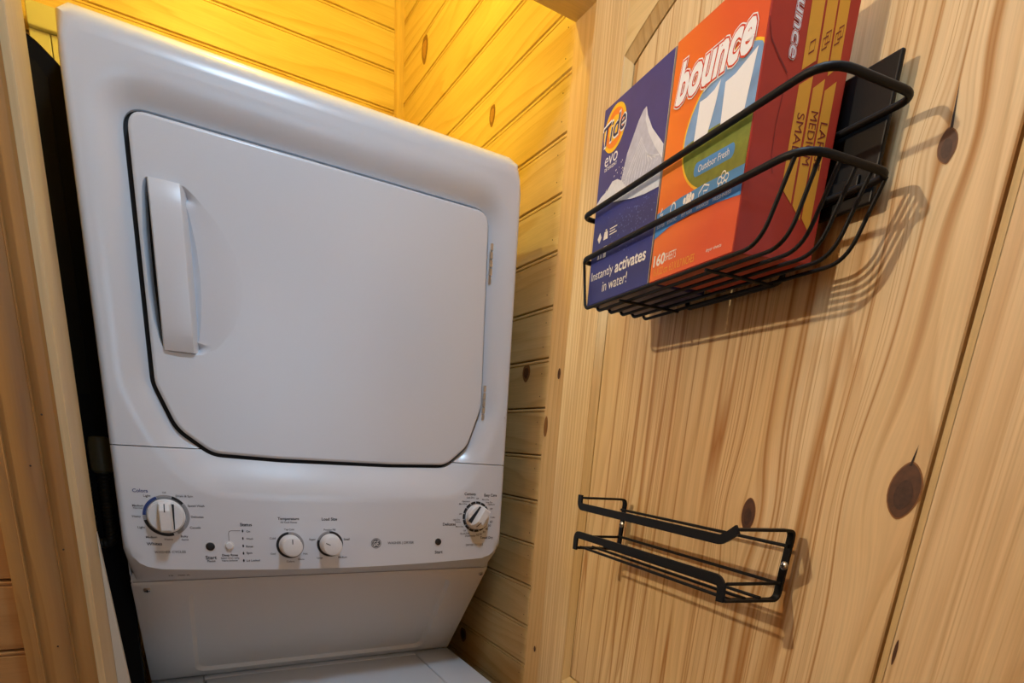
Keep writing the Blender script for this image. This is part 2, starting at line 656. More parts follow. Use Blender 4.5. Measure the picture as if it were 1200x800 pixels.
# closet walls
wr = Root('wall_right', (XR, YJ, 0), kind='structure')
mk('sheathing', *box(XR + 0.010, XR + 0.045, YJ - 0.10, YB + 0.02, 0, ZC + CZ), 'gap_black', wr)
JR = 0.5575 + CZ
br = board_wall(wr, 'yr', YB - YJ, 'wood_y', (XR, YJ), JR + 0.0012 - 0.0010)
for u, z, a, b_ in ((1.80, 0.993, 0.022, 0.030), (1.379, 0.695, 0.014, 0.020), (1.155, 0.158, 0.016, 0.017), (1.406, -0.511, 0.020, 0.020),
                    (1.62, 0.60, 0.010, 0.012)):
    knot_on(None, br, u, z + CZ, a, b_, 'yr', wr, 'knot_ring', 'knot_mid' if z > 0.3 else 'knot')
nail_me = None
for bz, ob in br:
    for dz in (0.022, 0.066):
        if nail_me is None:
            v, f = lathe((0, 0, 0), (-1, 0, 0), [(0.0011, -0.0005), (0.0011, 0.0003), (0.0006, 0.0005)], 8)
            nail_me = bpy.data.meshes.new('nail')
            nail_me.from_pydata(v, [], f)
            nail_me.materials.append(MATS['bark'])
        if 0.6 < bz < 2.3:
            c = bpy.data.objects.new('nail', nail_me)
            COL.objects.link(c)
            c.parent = ob
            c.location = (0, 0.024 + 0.006 * random.random(), dz)

wb = Root('wall_back', (XL, YB, 0), kind='structure')
mk('sheathing', *box(XL - 0.02, XR + 0.03, YB + 0.010, YB + 0.045, 0, ZC + CZ), 'gap_black', wb)
bb = board_wall(wb, 'x', XR - XL, 'wood_x', (XL, YB), 0.920 + CZ)
knot_on(None, bb, 0.043, 0.975 + CZ, 0.006, 0.010, 'x', wb)

wl = Root('wall_left', (XL, YJ, 0), kind='structure')
mk('sheathing', *box(XL - 0.045, XL - 0.010, YJ - 0.06, YB + 0.02, 0, ZC + CZ), 'gap_black', wl)
board_wall(wl, 'yl', YB - YJ, 'wood_y', (XL, YJ), JR)

# front wall (the wall the closet opening is cut in)
ZH = 0.712 + CZ                                  # underside of the header
wf = Root('wall_front', (-2.2, YF, 0), kind='structure')
mk('sheathing', *box(-2.2, -0.130, YF + 0.011, YJ - 0.02, 0, ZC + CZ), 'plaster', wf)
mk('sheathing', *box(0.705, 1.5, YF + 0.011, YJ - 0.02, 0, ZC + CZ), 'plaster', wf)
mk('sheathing', *box(-0.130, 0.705, YF + 0.011, YJ - 0.02, ZH + 0.02, ZC + CZ), 'plaster', wf)
board_wall(wf, 'x', 2.2 - 0.150, 'wood_front', (-2.2, YF), -0.202 + CZ)
board_wall(wf, 'x', 1.5 - 0.74, 'wood_front', (0.74, YF), -0.202 + CZ)
board_wall(wf, 'x', 0.89, 'wood_front', (-0.150, YF), -0.202 + CZ, z0=ZH + 0.03)

# frame of the opening
struct('trim_1', *box(-0.107, XR - 0.002, 0.925, YJ, ZH, ZH + 0.022, 0.001), 'wood_x')                     # header
tag(bpy.data.objects['trim_1'], label='brown pine header board across the top of the closet opening')
tj = Root('trim_2', (XR, YJ, 0), kind='structure', label='pine right jamb of the closet opening')
mk('jamb_board', *box(XR - 0.003, XR + 0.02, 0.925, YJ, 0, ZH + 0.022, 0.001), 'wood_zy', tj)
tl = Root('trim_3', (-0.107, YJ, 0), kind='structure', label='pale pine left jamb of the closet opening')
mk('jamb_board', *box(-0.127, -0.107, 0.925, YJ, 0, ZH + 0.022, 0.001), 'wood_jamb', tl)


def knot_plain(root, part, pts3, mat='knot'):
    return mk('knot', pts3, [tuple(range(len(pts3)))], mat, root, part)


def ell3(fn, n=20, k=1.0):
    return [fn(k * math.cos(2 * math.pi * i / n), k * math.sin(2 * math.pi * i / n)) for i in range(n)]


jb = tj.e.children[0]
for (yy, zz, a, b_) in ((1.023, 0.147, 0.005, 0.010), (1.056, 0.049, 0.007, 0.020), (1.027, -0.426, 0.004, 0.007)):
    knot_plain(tj, jb, ell3(lambda c, s: (XR - 0.0036, yy + a * c, zz + CZ + b_ * s)), 'knot_ring' if a > 0.006 else 'knot')


NAILS = ((-0.130, 0.002), (-0.149, -0.058), (-0.130, -0.161), (-0.1525, -0.290))


def casing(name, x0, x1, yb, z0, z1, label, flip=False):
    # stepped colonial profile: (distance from inner edge, proudness)
    prof = [(0.0, 0.0), (0.0, 0.012), (0.003, 0.0150), (0.010, 0.0160), (0.0195, 0.0155), (0.0206, 0.0152), (0.0214, 0.0172), (0.0224, 0.0176), (0.0232, 0.0160),
            (0.030, 0.0185), (0.048, 0.0190), (0.0540, 0.0180), (0.0548, 0.0177), (0.0556, 0.0198), (0.0566, 0.0202), (0.0575, 0.0186), (0.062, 0.0190), (0.070, 0.0190), (0.072, 0.0185), (0.072, 0.0)]
    r = Root(name, (x0, yb, z0), kind='structure', label=label)
    sg = -1 if x1 < x0 else 1
    rings = [[(x0 + sg * a, yb - p, z) for a, p in prof] for z in (z0, z1)]
    mk('casing_board', *loft(rings, True, True, True), 'wood_casing', r, smooth=True, angle=25)
    return r


casing('trim_4', -0.1155, -0.1875, YF, 0, ZH + 0.085, 'moulded pine casing board left of the closet opening')
_cs = bpy.data.objects['trim_4']
for nx, nz in NAILS:
    c_ = bpy.data.objects.new('nail', nail_me)
    COL.objects.link(c_)
    c_.parent = _cs.children[0]
    c_.rotation_euler = (0, 0, math.pi / 2)
    c_.location = (nx + 0.1155, -0.0193, nz + CZ)
casing('trim_5', XR + 0.010, XR + 0.082, YF, 0, ZH + 0.085, 'moulded pine casing board behind the open door')
struct('trim_7', *box(-0.1155, XR + 0.010, YF - 0.018, YF, ZH + 0.012, ZH + 0.085, 0.002), 'wood_x')

# closet corner trim (quarter round)
q = [(XR, YB), (XR - 0.022, YB)] + [(XR - 0.022 + 0.010 * (1 - math.cos(a)), YB - 0.022 * math.sin(a) * 0.9 - 0.002) for a in [i * math.pi / 12 for i in range(1, 6)]] + [(XR, YB - 0.022)]
struct('trim_6', *loft([[(x, y, z) for x, y in q] for z in (0, ZC + CZ)], True, True, True), 'wood_zy', smooth=True)

# ------------------------------------------------------------------ stacked washer-dryer
CX, YD = 0.264, 1.090
HW = 0.343
SD = Root('stacked_laundry_unit', (CX, YD + 0.35, 0), label='white stacked washer and dryer standing in the pine closet', cat='washer dryer')


def bow(u, z):
    return 0.012 * (1 - min(1.0, (u / HW) ** 2)) * sstep(-0.03, -0.10, z)


def dpt(u, z, fwd=0.0):
    return (CX + u, YD - fwd, z + CZ)


# door outline (u, z) clockwise from top-left corner
raw = [(-0.281, 0.415), (0.287, 0.415), (0.291, 0.075), (0.262, -0.005), (0.215, -0.045), (0.10, -0.049), (-0.10, -0.049), (-0.205, -0.045), (-0.255, -0.007), (-0.281, 0.060)]
rads = [0.032, 0.032, 0.05, 0.06, 0.05, 0.2, 0.2, 0.05, 0.06, 0.05]
op = fillet([(a, b_, 0) for a, b_ in raw], rads, 10, True)


def resample(P, n):
    P = [Vector((p[0], p[1])) for p in P]
    P.append(P[0])
    L = [0.0]
    for a, c in zip(P, P[1:]):
        L.append(L[-1] + (c - a).length)
    out, j = [], 0
    for i in range(n):
        t = L[-1] * i / n
        while L[j + 1] < t:
            j += 1
        s = (t - L[j]) / max(1e-9, L[j + 1] - L[j])
        out.append(P[j].lerp(P[j + 1], s))
    return out


ON = 320
OUT = resample(op, ON)


def normals(P):
    n = len(P)
    N = []
    for i in range(n):
        t = P[(i + 2) % n] - P[i - 2]
        N.append(Vector((-t.y, t.x)).normalized())
    return N


NRM = normals(OUT)
ctr = Vector((0, 0.15))
if NRM[0].dot(OUT[0] - ctr) < 0:
    NRM = [-k for k in NRM]
WREC = 0.046
RS, RT, ZT = 0.010, 0.038, 0.511


def recess(t):
    return -0.014 * (1 - t) ** 1.0


# outer border of the front (rounded rectangle with a bowed lower edge)
def border(p, es, et):
    """point on the outer border in the direction of p from the centre; es, et = side/top growth"""
    hw, zt = HW - RS + es, ZT - RT + et
    c = Vector((0, 0.12))
    dvec = (p - c)
    lo, hi = 0.2, 6.0

    def inside(w):
        if abs(w.x) > hw or w.y > zt:
            return False
        rt = 0.016
        cx, cz = hw - rt, zt - rt
        if abs(w.x) > cx and w.y > cz and (abs(w.x) - cx) ** 2 + (w.y - cz) ** 2 > rt * rt:
            return False
        zb = -0.234 + 0.010 * (w.x / HW) ** 2
        if w.y < zb:
            return False
        rb = 0.032
        cx, cz = hw - rb, -0.224 + rb
        if abs(w.x) > cx and w.y < cz and (abs(w.x) - cx) ** 2 + (w.y - cz) ** 2 > rb * rb:
            return False
        return True
    for _ in range(40):
        m_ = (lo + hi) / 2
        if inside(c + dvec * m_):
            lo = m_
        else:
            hi = m_
    return c + dvec * lo


rings = []
for k in range(0, 3):                       # collar of the door opening
    dd = [-0.0285, -0.0265, -0.0235][k]
    rings.append([dpt(p.x, p.y, dd) for p in OUT])
wid = [WREC + (0.010 if (OUT[i].y < -0.03) else 0.0) for i in range(ON)]
wid = [sum(wid[(i + j) % ON] for j in range(-8, 9)) / 17 for i in range(ON)]
last = None
for k in range(0, 11):
    t = k / 10
    row = []
    for i, p in enumerate(OUT):
        w = p + NRM[i] * wid[i] * t
        lowf = sstep(-0.01, -0.045, p.y)
        prof = (1 - t) * lowf + (1 - t) ** 2 * (1 - lowf)
        row.append((w, -(0.014 * lowf + 0.021 * (1 - lowf)) * prof))
    rings.append([dpt(w.x, w.y, dd + bow(w.x, w.y)) for w, dd in row])
    last = [w for w, _ in row]
for k in range(1, 13):
    t = k / 12
    row = []
    for i, w in enumerate(last):
        e = border(OUT[i] + NRM[i] * WREC, 0, 0)
        row.append(w.lerp(e, t))
    rings.append([dpt(w.x, w.y, bow(w.x, w.y)) for w in row])
edge = row
for k in range(1, 8):                       # rolled edges: small at the sides, large bullnose at the top
    a = math.pi / 2 * k / 7
    row = []
    for i in range(ON):
        w = border(OUT[i] + NRM[i] * WREC, RS * math.sin(a), RT * math.sin(a))
        tp = sstep(0.44, 0.474, edge[i].y)
        bt = sstep(-0.196, -0.222, edge[i].y)
        back = (1 - math.cos(a)) * (RS * (1 - tp) + RT * tp)
        y_, z_ = -back + bow(w.x, w.y) * (1 - bt * 0), w.y
        fu = w.x
        if bt > 0:                          # under-slope of the console towards the lower panel
            s = k / 7
            zt = -0.259
            tgt_u = max(-HW, min(HW, edge[i].x * 1.035))
            y2 = bow(edge[i].x, -0.2) * (1 - s) - 0.0526 * s
            z2 = edge[i].y * (1 - s) + zt * s
            u2 = edge[i].x * (1 - s) + tgt_u * s
            y_, z_, fu = y_ * (1 - bt) + y2 * bt, z_ * (1 - bt) + z2 * bt, fu * (1 - bt) + u2 * bt
        row.append(dpt(fu, z_, y_))
    rings.append(row)
rings.append([(p[0], YD + 0.075 if p[2] - CZ > -0.23 else p[1] + 0.01, p[2]) for p in rings[-1]])
fv, ff = loft(rings)

# split at the seam between dryer front and console
SEAM = -0.0335
for nm, keep in (('front_panel', 1), ('control_panel', -1)):
    me = bpy.data.meshes.new(nm)
    me.from_pydata([tuple(Vector(v) - SD.o) for v in fv], [], ff)
    bm = bmesh.new()
    bm.from_mesh(me)
    zc = SEAM + CZ + keep * 0.0007 - SD.o.z
    bmesh.ops.bisect_plane(bm, geom=bm.verts[:] + bm.edges[:] + bm.faces[:], plane_co=(0, 0, zc), plane_no=(0, 0, keep), clear_inner=True)
    bmesh.ops.recalc_face_normals(bm, faces=bm.faces)
    bd = [e for e in bm.edges if e.is_boundary and all(abs(v.co.z - zc) < 1e-4 for v in e.verts)]
    ex = bmesh.ops.extrude_edge_only(bm, edges=bd)
    for v in [g_ for g_ in ex['geom'] if isinstance(g_, bmesh.types.BMVert)]:
        v.co.y += 0.004
    bm.to_mesh(me)
    bm.free()
    me.shade_smooth()
    me.set_sharp_from_angle(angle=math.radians(32))
    me.materials.append(MATS['white_enamel'])
    ob = bpy.data.objects.new(nm, me)
    COL.objects.link(ob)
    ob.parent = SD.e
CP = bpy.data.objects['control_panel']

# cabinet carcass
mk('dryer_cabinet', *join([box(CX - HW, CX - HW + 0.004, YD + 0.07, YD + 0.74, -0.25 + CZ, ZT + CZ - 0.002),
                           box(CX + HW - 0.004, CX + HW, YD + 0.07, YD + 0.74, -0.25 + CZ, ZT + CZ - 0.002),
                           box(CX - HW, CX - HW + 0.004, YD + 0.27, YD + 0.74, -0.52 + CZ, -0.25 + CZ),
                           box(CX + HW - 0.004, CX + HW, YD + 0.27, YD + 0.74, -0.52 + CZ, -0.25 + CZ),
                           box(CX - HW, CX + HW, YD + 0.07, YD + 0.74, ZT + CZ - 0.006, ZT + CZ),
                           box(CX - HW, CX + HW, YD + 0.735, YD + 0.74, -0.52 + CZ, ZT + CZ - 0.006)]), 'white_enamel', SD)
# side gussets: close the flank between console and lower panel
for sx in (-1, 1):
    x0 = CX + sx * HW
    pl = [(YD + 0.012, -0.03), (YD + 0.0526, -0.257), (YD + 0.262, -0.522), (YD + 0.40, -0.522), (YD + 0.40, -0.03)]
    rr = [[(x0 - sx * 0.002, y, z + CZ) for y, z in pl], [(x0 - sx * 0.004, y, z + CZ) for y, z in pl]]
    mk('side_gusset', *loft(rr, True, True, True), 'white_enamel', SD)
# dark liner behind the door gap
inn = [p - NRM[i] * 0.03 for i, p in enumerate(OUT)]
mk('door_liner', *loft([[dpt(p.x + NRM[i].x * 0.002, p.y + NRM[i].y * 0.002, -0.0275) for i, p in enumerate(OUT)], [dpt(p.x, p.y, -0.0275) for p in inn]]), 'gap_black', SD)

# --- dryer door with pocket
DI = [p - NRM[i] * 0.0062 for i, p in enumerate(OUT)]
pk = [(-0.262, 0.333), (-0.212, 0.331), (-0.196, 0.318), (-0.170, 0.290), (-0.150, 0.255), (-0.142, 0.220), (-0.145, 0.185), (-0.160, 0.150),
      (-0.184, 0.120), (-0.208, 0.107), (-0.255, 0.107), (-0.262, 0.118), (-0.268, 0.150), (-0.2715, 0.200), (-0.2705, 0.260), (-0.266, 0.315)]
pk = resample(fillet([(a, b_, 0) for a, b_ in pk], 0.012, 4, True), 96)


def fill2(outer, inner, y_out, y_in):
    """planar face between outline and hole via curve fill"""
    cu = bpy.data.curves.new('f', 'CURVE')
    cu.dimensions = '2D'
    cu.fill_mode = 'BOTH'
    for P in (outer, inner):
        s = cu.splines.new('POLY')
        s.points.add(len(P) - 1)
        for pt_, q_ in zip(s.points, P):
            pt_.co = (q_[0], q_[1], 0, 1)
        s.use_cyclic_u = True
    ob = bpy.data.objects.new('f', cu)
    COL.objects.link(ob)
    dg = bpy.context.evaluated_depsgraph_get()
    me = ob.evaluated_get(dg).to_mesh()
    v = [(p.co.x, p.co.y) for p in me.vertices]
    f = [tuple(q_.vertices) for q_ in me.polygons]
    ob.evaluated_get(dg).to_mesh_clear()
    bpy.data.objects.remove(ob)
    bpy.data.curves.remove(cu)
    return v, f


DF = -0.008                                 # door face
RB = 0.0045
inner_edge = [p - NRM[i] * (0.0062 + RB) for i, p in enumerate(OUT)]
v2, f2 = fill2([(p.x, p.y) for p in inner_edge], [(p.x, p.y) for p in pk], 0, 0)
face = ([dpt(a, b_, DF) for a, b_ in v2], f2)
rr = []
for k in range(0, 6):
    a = math.pi / 2 * k / 5
    rr.append([dpt(p.x - NRM[i].x * RB * (1 - math.sin(a)), p.y - NRM[i].y * RB * (1 - math.sin(a)), DF - RB * (1 - math.cos(a))) for i, p in enumerate(DI)])
rr.append([dpt(p.x, p.y, -0.0270) for p in DI])
# pocket: deep under the grip, running out to nothing along the curved right side
core = []
for p in pk:
    core.append(Vector((-0.234 + (0.014 if p.x > -0.234 else -0.018), max(0.128, min(0.312, p.y)))))
pr = []
for k in range(0, 9):
    t = k / 8
    row = []
    for p, c in zip(pk, core):
        right = sstep(-0.215, -0.185, p.x)
        h = (0.26 * t ** 1.4 + 0.74 * sstep(0.74, 0.99, t)) * right + sstep(0, 0.55, t) * (1 - right)
        w = p.lerp(c, t)
        row.append(dpt(w.x, w.y, DF - 0.021 * h))
    pr.append(row)
pv, pf = loft(pr)
pf.append(tuple(range(len(pv) - len(pk), len(pv))))
me_v, me_f = join([face, loft(rr), (pv, pf)])
DOOR = mk('dryer_door', me_v, me_f, 'white_enamel', SD, smooth=True, angle=28)
bm = bmesh.new()
bm.from_mesh(DOOR.data)
bmesh.ops.remove_doubles(bm, verts=bm.verts, dist=0.0002)
bmesh.ops.recalc_face_normals(bm, faces=bm.faces)
bm.to_mesh(DOOR.data)
bm.free()
DOOR.data.shade_smooth()
DOOR.data.set_sharp_from_angle(angle=math.radians(28))

for p_ in DOOR.data.polygons:
    if abs(p_.normal.y) > 0.9995 and abs(p_.center.y + SD.o.y - (YD - DF)) < 0.0004:
        p_.use_smooth = False

# grip: wedge bar over the pocket
gr = []
NG_ = 14
for k in range(NG_ + 1):
    t = k / NG_
    z = 0.1085 + (0.331 - 0.1085) * t
    e = math.sin(math.pi * t) ** 0.5
    f0 = DF + 0.004 + 0.012 * e
    xl, xr_ = -0.2585, -0.2165
    gr.append([dpt(xl, z, f0 - 0.004), dpt(xl + 0.0015, z, f0), dpt((xl + xr_) / 2, z, f0 + 0.0015), dpt(xr_ - 0.002, z, f0 + 0.001),
               dpt(xr_, z, f0 - 0.002), dpt(xr_ + 0.009, z, DF - 0.015), dpt(xr_ - 0.015, z, DF - 0.018), dpt(xl + 0.008, z, f0 - 0.009)])
mk('handle', *loft(gr, True, True, True), 'white_enamel', SD, DOOR, smooth=True, angle=40)

# hinges on the right side
for z0 in (0.307, 0.063):
    parts = []
    for k in range(4):
        a = z0 + 0.0135 * k
        parts.append(lathe(dpt(0.2885, a, -0.006), (0, 0, 1), [(0.0012, 0.0004), (0.0027, 0.0012), (0.0027, 0.0120), (0.0012, 0.0130)], 14))
    hg = mk('hinge', *join(parts), 'chrome', SD, DOOR, smooth=True)
    hg['label'] = 'small steel hinge barrel'

# --- lower slanted panel
LP0, LP1 = Vector((0, YD + 0.0526, -0.259)), Vector((0, YD + 0.260, -0.5225))
ldir = LP1 - LP0
lnrm = Vector((0, ldir.z, -ldir.y)).normalized()
if lnrm.y > 0:
    lnrm = -lnrm


def lpt(u, t, h=0.0):
    p = LP0 + ldir * t + lnrm * h
    return (CX + u, p.y, p.z + CZ)


def rrect(u0, u1, t0, t1, r, n=8, tr=None):
    P = []
    tr = tr or r / ldir.length
    for cu_, ct, a0 in ((u1 - r, t1 - tr, 0), (u0 + r, t1 - tr, 90), (u0 + r, t0 + tr, 180), (u1 - r, t0 + tr, 270)):
        for k in range(n + 1):
            a = math.radians(a0 + 90 * k / n)
            P.append((cu_ + r * math.cos(a), ct + tr * math.sin(a)))
    return P


lrings = [[lpt(a, b_, 0.0) for a, b_ in rrect(-HW + 0.001, HW - 0.001, 0.004, 0.995, 0.004)],
          [lpt(a, b_, 0.0025) for a, b_ in rrect(-HW + 0.004, HW - 0.004, 0.014, 0.985, 0.004)],
          [lpt(a, b_, 0.0025) for a, b_ in rrect(-0.300, 0.300, 0.030, 0.960, 0.022)],
          [lpt(a, b_, 0.0040) for a, b_ in rrect(-0.294, 0.294, 0.050, 0.945, 0.022)],
          [lpt(a, b_, 0.0040) for a, b_ in rrect(-0.258, 0.262, 0.095, 0.925, 0.020)],
          [lpt(a, b_, -0.0040) for a, b_ in rrect(-0.250, 0.254, 0.112, 0.912, 0.016)],
          [lpt(a, b_, -0.0035) for a, b_ in rrect(-0.225, 0.230, 0.180, 0.860, 0.012)]]
LOW = mk('lower_panel', *loft(lrings, True, False, True), 'white_metal_low', SD, smooth=True, angle=40)
fl0 = [lpt(u_, t_, h_) for h_ in (-0.005, -0.003) for u_, t_ in ((-HW + 0.006, -0.06), (HW - 0.006, -0.06), (HW - 0.0005, 0.012), (-HW + 0.0005, 0.012))]
mk('panel_flange', *loft([fl0[:4], fl0[4:]], True, True, True), 'white_metal_low', SD)
back = [lpt(-HW + 0.004, 0.0, -0.009), lpt(HW - 0.004, 0.0, -0.009), lpt(HW - 0.004, 1.0, -0.009), lpt(-HW + 0.004, 1.0, -0.009)]
mk('shadow_gap', back, [(0, 1, 2, 3)], 'gap_black', SD)
for u in (-0.320, 0.331):
    s1 = mk('screw', *lathe(lpt(u, 0.061, 0.0015), tuple(lnrm), [(0.0062, 0.0), (0.0062, 0.0016), (0.0045, 0.0030), (0.0020, 0.0034)], 20), 'screw_steel', SD, LOW, smooth=True)
    s1['label'] = 'dark steel cross-head screw'
    c = Vector(lpt(u, 0.061, 0.0052))
    ex, ey = Vector((1, 0, 0)), ldir.normalized()
    mk('screw_slot', *join([put(poly2d([(-.004, -.0008), (.004, -.0008), (.004, .0008), (-.004, .0008)]), c, ex, ey), put(poly2d([(-.0008, -.004), (.0008, -.004), (.0008, .004), (-.0008, .004)]), c - lnrm * 0.0001, ex, ey)]), 'gap_black', SD, LOW)

# --- washer
WT = -0.5225 + CZ
mk('washer_cabinet', *box(CX - HW, CX + HW, YD - 0.005, YD + 0.74, 0.03, WT - 0.010, 0.006), 'white_enamel', SD, smooth=True)
for sx in (-1, 1):
    a, b_ = (CX - HW, CX - 0.243) if sx < 0 else (CX + 0.245, CX + HW)
    mk('washer_top_side', *box(a, b_, YD - 0.012, YD + 0.262, WT - 0.012, WT, 0.004), 'white_enamel', SD, smooth=True)
mk('washer_top_rear', *box(CX - 0.2425, CX + 0.2445, YD + 0.235, YD + 0.262, WT - 0.012, WT + 0.001, 0.003), 'white_enamel', SD, smooth=True)
mk('washer_top_front', *box(CX - 0.2425, CX + 0.2445, YD - 0.012, YD + 0.01, WT - 0.012, WT, 0.003), 'white_enamel', SD, smooth=True)
mk('washer_lid', *box(CX - 0.2400, CX + 0.2420, YD + 0.013, YD + 0.232, WT - 0.010, WT + 0.0015, 0.004), 'white_enamel', SD, smooth=True)
mk('lid_gap', *box(CX - 0.2425, CX + 0.2445, YD - 0.01, YD + 0.25, WT - 0.013, WT - 0.0095), 'gap_black', SD)
for sx in (-1, 1):
    for yy in (YD + 0.06, YD + 0.66):
        mk('foot', *lathe((CX + sx * 0.28, yy, 0), (0, 0, 1), [(0.022, 0.0), (0.022, 0.012), (0.010, 0.014), (0.010, 0.04)], 16), 'gap_black', SD)

# --- console knobs, buttons, lettering


def csurf(u, z, h=0.0):
    return Vector(dpt(u, z, bow(u, z) + h))


def cframe(u):
    sl = 0.012 * 2 * u / HW ** 2
    return Vector((1, sl, 0)).normalized(), Vector((0, 0, 1))


def cput(m2, u, z, h=0.0004, rot=0.0):
    ex, ey = cframe(u)
    return put(m2, csurf(u, z, h), ex, ey, rot)


def dial(name, u, z, r_out, r_knob, height, arcs, pointer, label):
    ex, ey = cframe(u)
    ax = ex.cross(ey).normalized()
    if ax.y > 0:
        ax = -ax
    o = csurf(u, z)
    for mt, rngs in arcs.items():
        for a0, a1 in rngs:
            mk('dial_ring', *cput(arcband2d(0, 0, r_out * (0.865 if r_out > 0.03 else 0.80), r_out, math.radians(a0), math.radians(a1)), u, z, 0.0005), mt, SD, CP)
    k = mk(name, *lathe(o, tuple(ax), [(r_knob * 1.04, 0.0), (r_knob * 1.04, 0.0025), (r_knob * 0.985, 0.003), (r_knob * 0.985, 0.011), (r_knob * 0.955, 0.0135), (r_knob * 0.90, 0.0145)], 56), 'white_knob', SD, CP, smooth=True, angle=30)
    k['label'] = label
    mk('knob_skirt', *lathe(o, tuple(ax), [(r_knob * 1.065, 0.0), (r_knob * 1.065, 0.0018), (r_knob * 1.0, 0.0020)], 56), 'ink_black', SD, CP, smooth=True)
    return k, o, ex, ey, ax


def grip(o, ex, ey, ax, rot, L, W, H, strip_w):
    """ridge grip across a dial; rot = direction of the pointer end, 0 = up"""
    c, s = math.cos(rot), math.sin(rot)
    d1 = ey * c + ex * s
    d2 = ex * c - ey * s
    rr = []
    for t, hh, ww in ((-1.0, 0.4, 0.86), (-0.93, 0.86, 0.96), (-0.80, 0.97, 1.0), (0.45, 1.0, 0.98), (0.50, 1.0, 0.98), (0.88, 0.62, 0.95), (1.0, 0.2, 0.92)):
        ctrp = o + d1 * (L * t)
        rr.append([tuple(ctrp + d2 * (W * ww * x) + ax * (0.0125 + (H - 0.0125) * hh * y)) for x, y in ((-1.0, 0.0), (-0.92, 0.75), (-0.72, 1.0), (0.72, 1.0), (0.92, 0.75), (1.0, 0.0))])
    g_ = mk('grip', *loft(rr, True, True, True), 'white_knob', SD, CP, smooth=True, angle=24)
    for sg, wd_ in ((-1, strip_w[0]), (1, strip_w[1])):
        if wd_:
            q0, q1 = o - d1 * (L * 0.86) + ax * 0.0150, o + d1 * (L * 0.86) + ax * 0.0150
            vv = [q0 + d2 * sg * W * 0.97, q0 + d2 * sg * (W + wd_ * 0.4), q1 + d2 * sg * (W + wd_), q1 + d2 * sg * W * 0.97]
            mk('grip_side_strip', [tuple(x) for x in vv], [(0, 1, 2, 3)], 'ink_black', SD, CP)  # flat black strip laid along the side of the grip
    # pointer line on the sloping end
    a = o + d1 * (L * 0.40) + ax * (H + 0.0003)
    b_ = o + d1 * (L * 0.92) + ax * (0.0125 + (H - 0.0125) * 0.56 + 0.0008)
    mid = o + d1 * (L * 0.50) + ax * (H + 0.0003)
    w = d2 * 0.0008
    vs = [tuple(p + w * sg) for p in (a, mid, b_) for sg in (-1, 1)]
    mk('pointer_line', vs, [(0, 1, 3, 2), (2, 3, 5, 4)], 'ink_black', SD, CP)
    return g_


# washer dial
_, o, ex, ey, ax = dial('washer_dial', -0.278, -0.1395, 0.0328, 0.0262, 0.03,
                        {'ink_blue': [(112, 178)], 'ink_black': [(192, 285), (38, 72)], 'ring_grey': [(73, 111), (-64, 37), (179, 191)]}, 'w', 'large white washer cycle dial')
grip(o, ex, ey, ax, 0.0, 0.0235, 0.0098, 0.0330, (0.0, 0.0030))
# dryer dial
dry_arcs = [(a, a + 21) for a in range(0, 360, 24)]
_, o, ex, ey, ax = dial('dryer_dial', 0.278, -0.139, 0.0315, 0.0250, 0.03, {'ink_black': dry_arcs}, 'k', 'large white dryer cycle dial')
grip(o, ex, ey, ax, math.radians(213), 0.0225, 0.0095, 0.0315, (0.0, 0.0090))


def small_knob(name, u, z, arcs, ptr, label):
    _, o, ex, ey, ax = dial(name, u, z, 0.0235, 0.0185, 0.03, arcs, 'k', label)
    c, s = math.cos(ptr), math.sin(ptr)
    d1 = ey * c + ex * s
    d2 = ex * c - ey * s
    cap = mk('knob_cap', *lathe(o + d1 * 0.001, tuple(ax), [(0.0180, 0.012), (0.0172, 0.027), (0.0160, 0.0295), (0.0120, 0.0305)], 44), 'white_knob', SD, CP, smooth=True, angle=35)
    a, b_ = o + d1 * 0.0065 + ax * 0.0308, o + d1 * 0.0150 + ax * 0.0308
    mk('pointer_line', [tuple(a - d2 * .0007), tuple(a + d2 * .0007), tuple(b_ + d2 * .0007), tuple(b_ - d2 * .0007)], [(0, 1, 2, 3)], 'ink_black', SD, CP)


small_knob('temperature_knob', -0.092, -0.1895, {'ink_black': [(95, 325)], 'ring_grey': [(-34, 93)]}, 0.0, 'white temperature knob')
small_knob('load_size_knob', -0.0225, -0.1885, {'ink_black': [(160, 452)], 'ring_grey': [(93, 158)]}, math.radians(-65), 'white load size knob')


def button(name, u, z, r, mat, label, h=0.003):
    ex, ey = cframe(u)
    ax = ex.cross(ey)
    ax = -ax if ax.y > 0 else ax
    o = csurf(u, z)
    mk('button_bezel', *lathe(o, tuple(ax), [(r * 1.28, 0.0), (r * 1.22, 0.0008), (r * 1.08, 0.0006), (r * 1.02, 0.0003)], 32), 'white_knob', SD, CP, smooth=True)
    b_ = mk(name, *lathe(o, tuple(ax), [(r, 0.0), (r, h * 0.6), (r * 0.85, h), (r * 0.4, h * 1.15)], 32), mat, SD, CP, smooth=True)
    b_['label'] = label


button('start_button', -0.219, -0.190, 0.0068, 'lid_dark', 'round black washer start button', 0.002)
button('deep_rinse_button', -0.190, -0.189, 0.0062, 'white_knob', 'small round white button', 0.004)
button('start_button', 0.193, -0.189, 0.0068, 'lid_dark', 'round black dryer start button', 0.002)
for k in range(5):
    z = -0.164 - 0.0128 * k
    mk('status_light', *join([cput(poly2d(ell2d(0, 0, 0.0012, 0.0026, 12)), -0.168 - 0.0003 * k, z, 0.0005)]), 'ink_black', SD, CP)
mk('guide_line', *cput(stroke2d([(0, 0), (0, 0.0125), (0.001, 0.0155), (0.004, 0.017), (0.0185, 0.017)], 0.0007), -0.190, -0.1805), 'ink_grey', SD, CP)

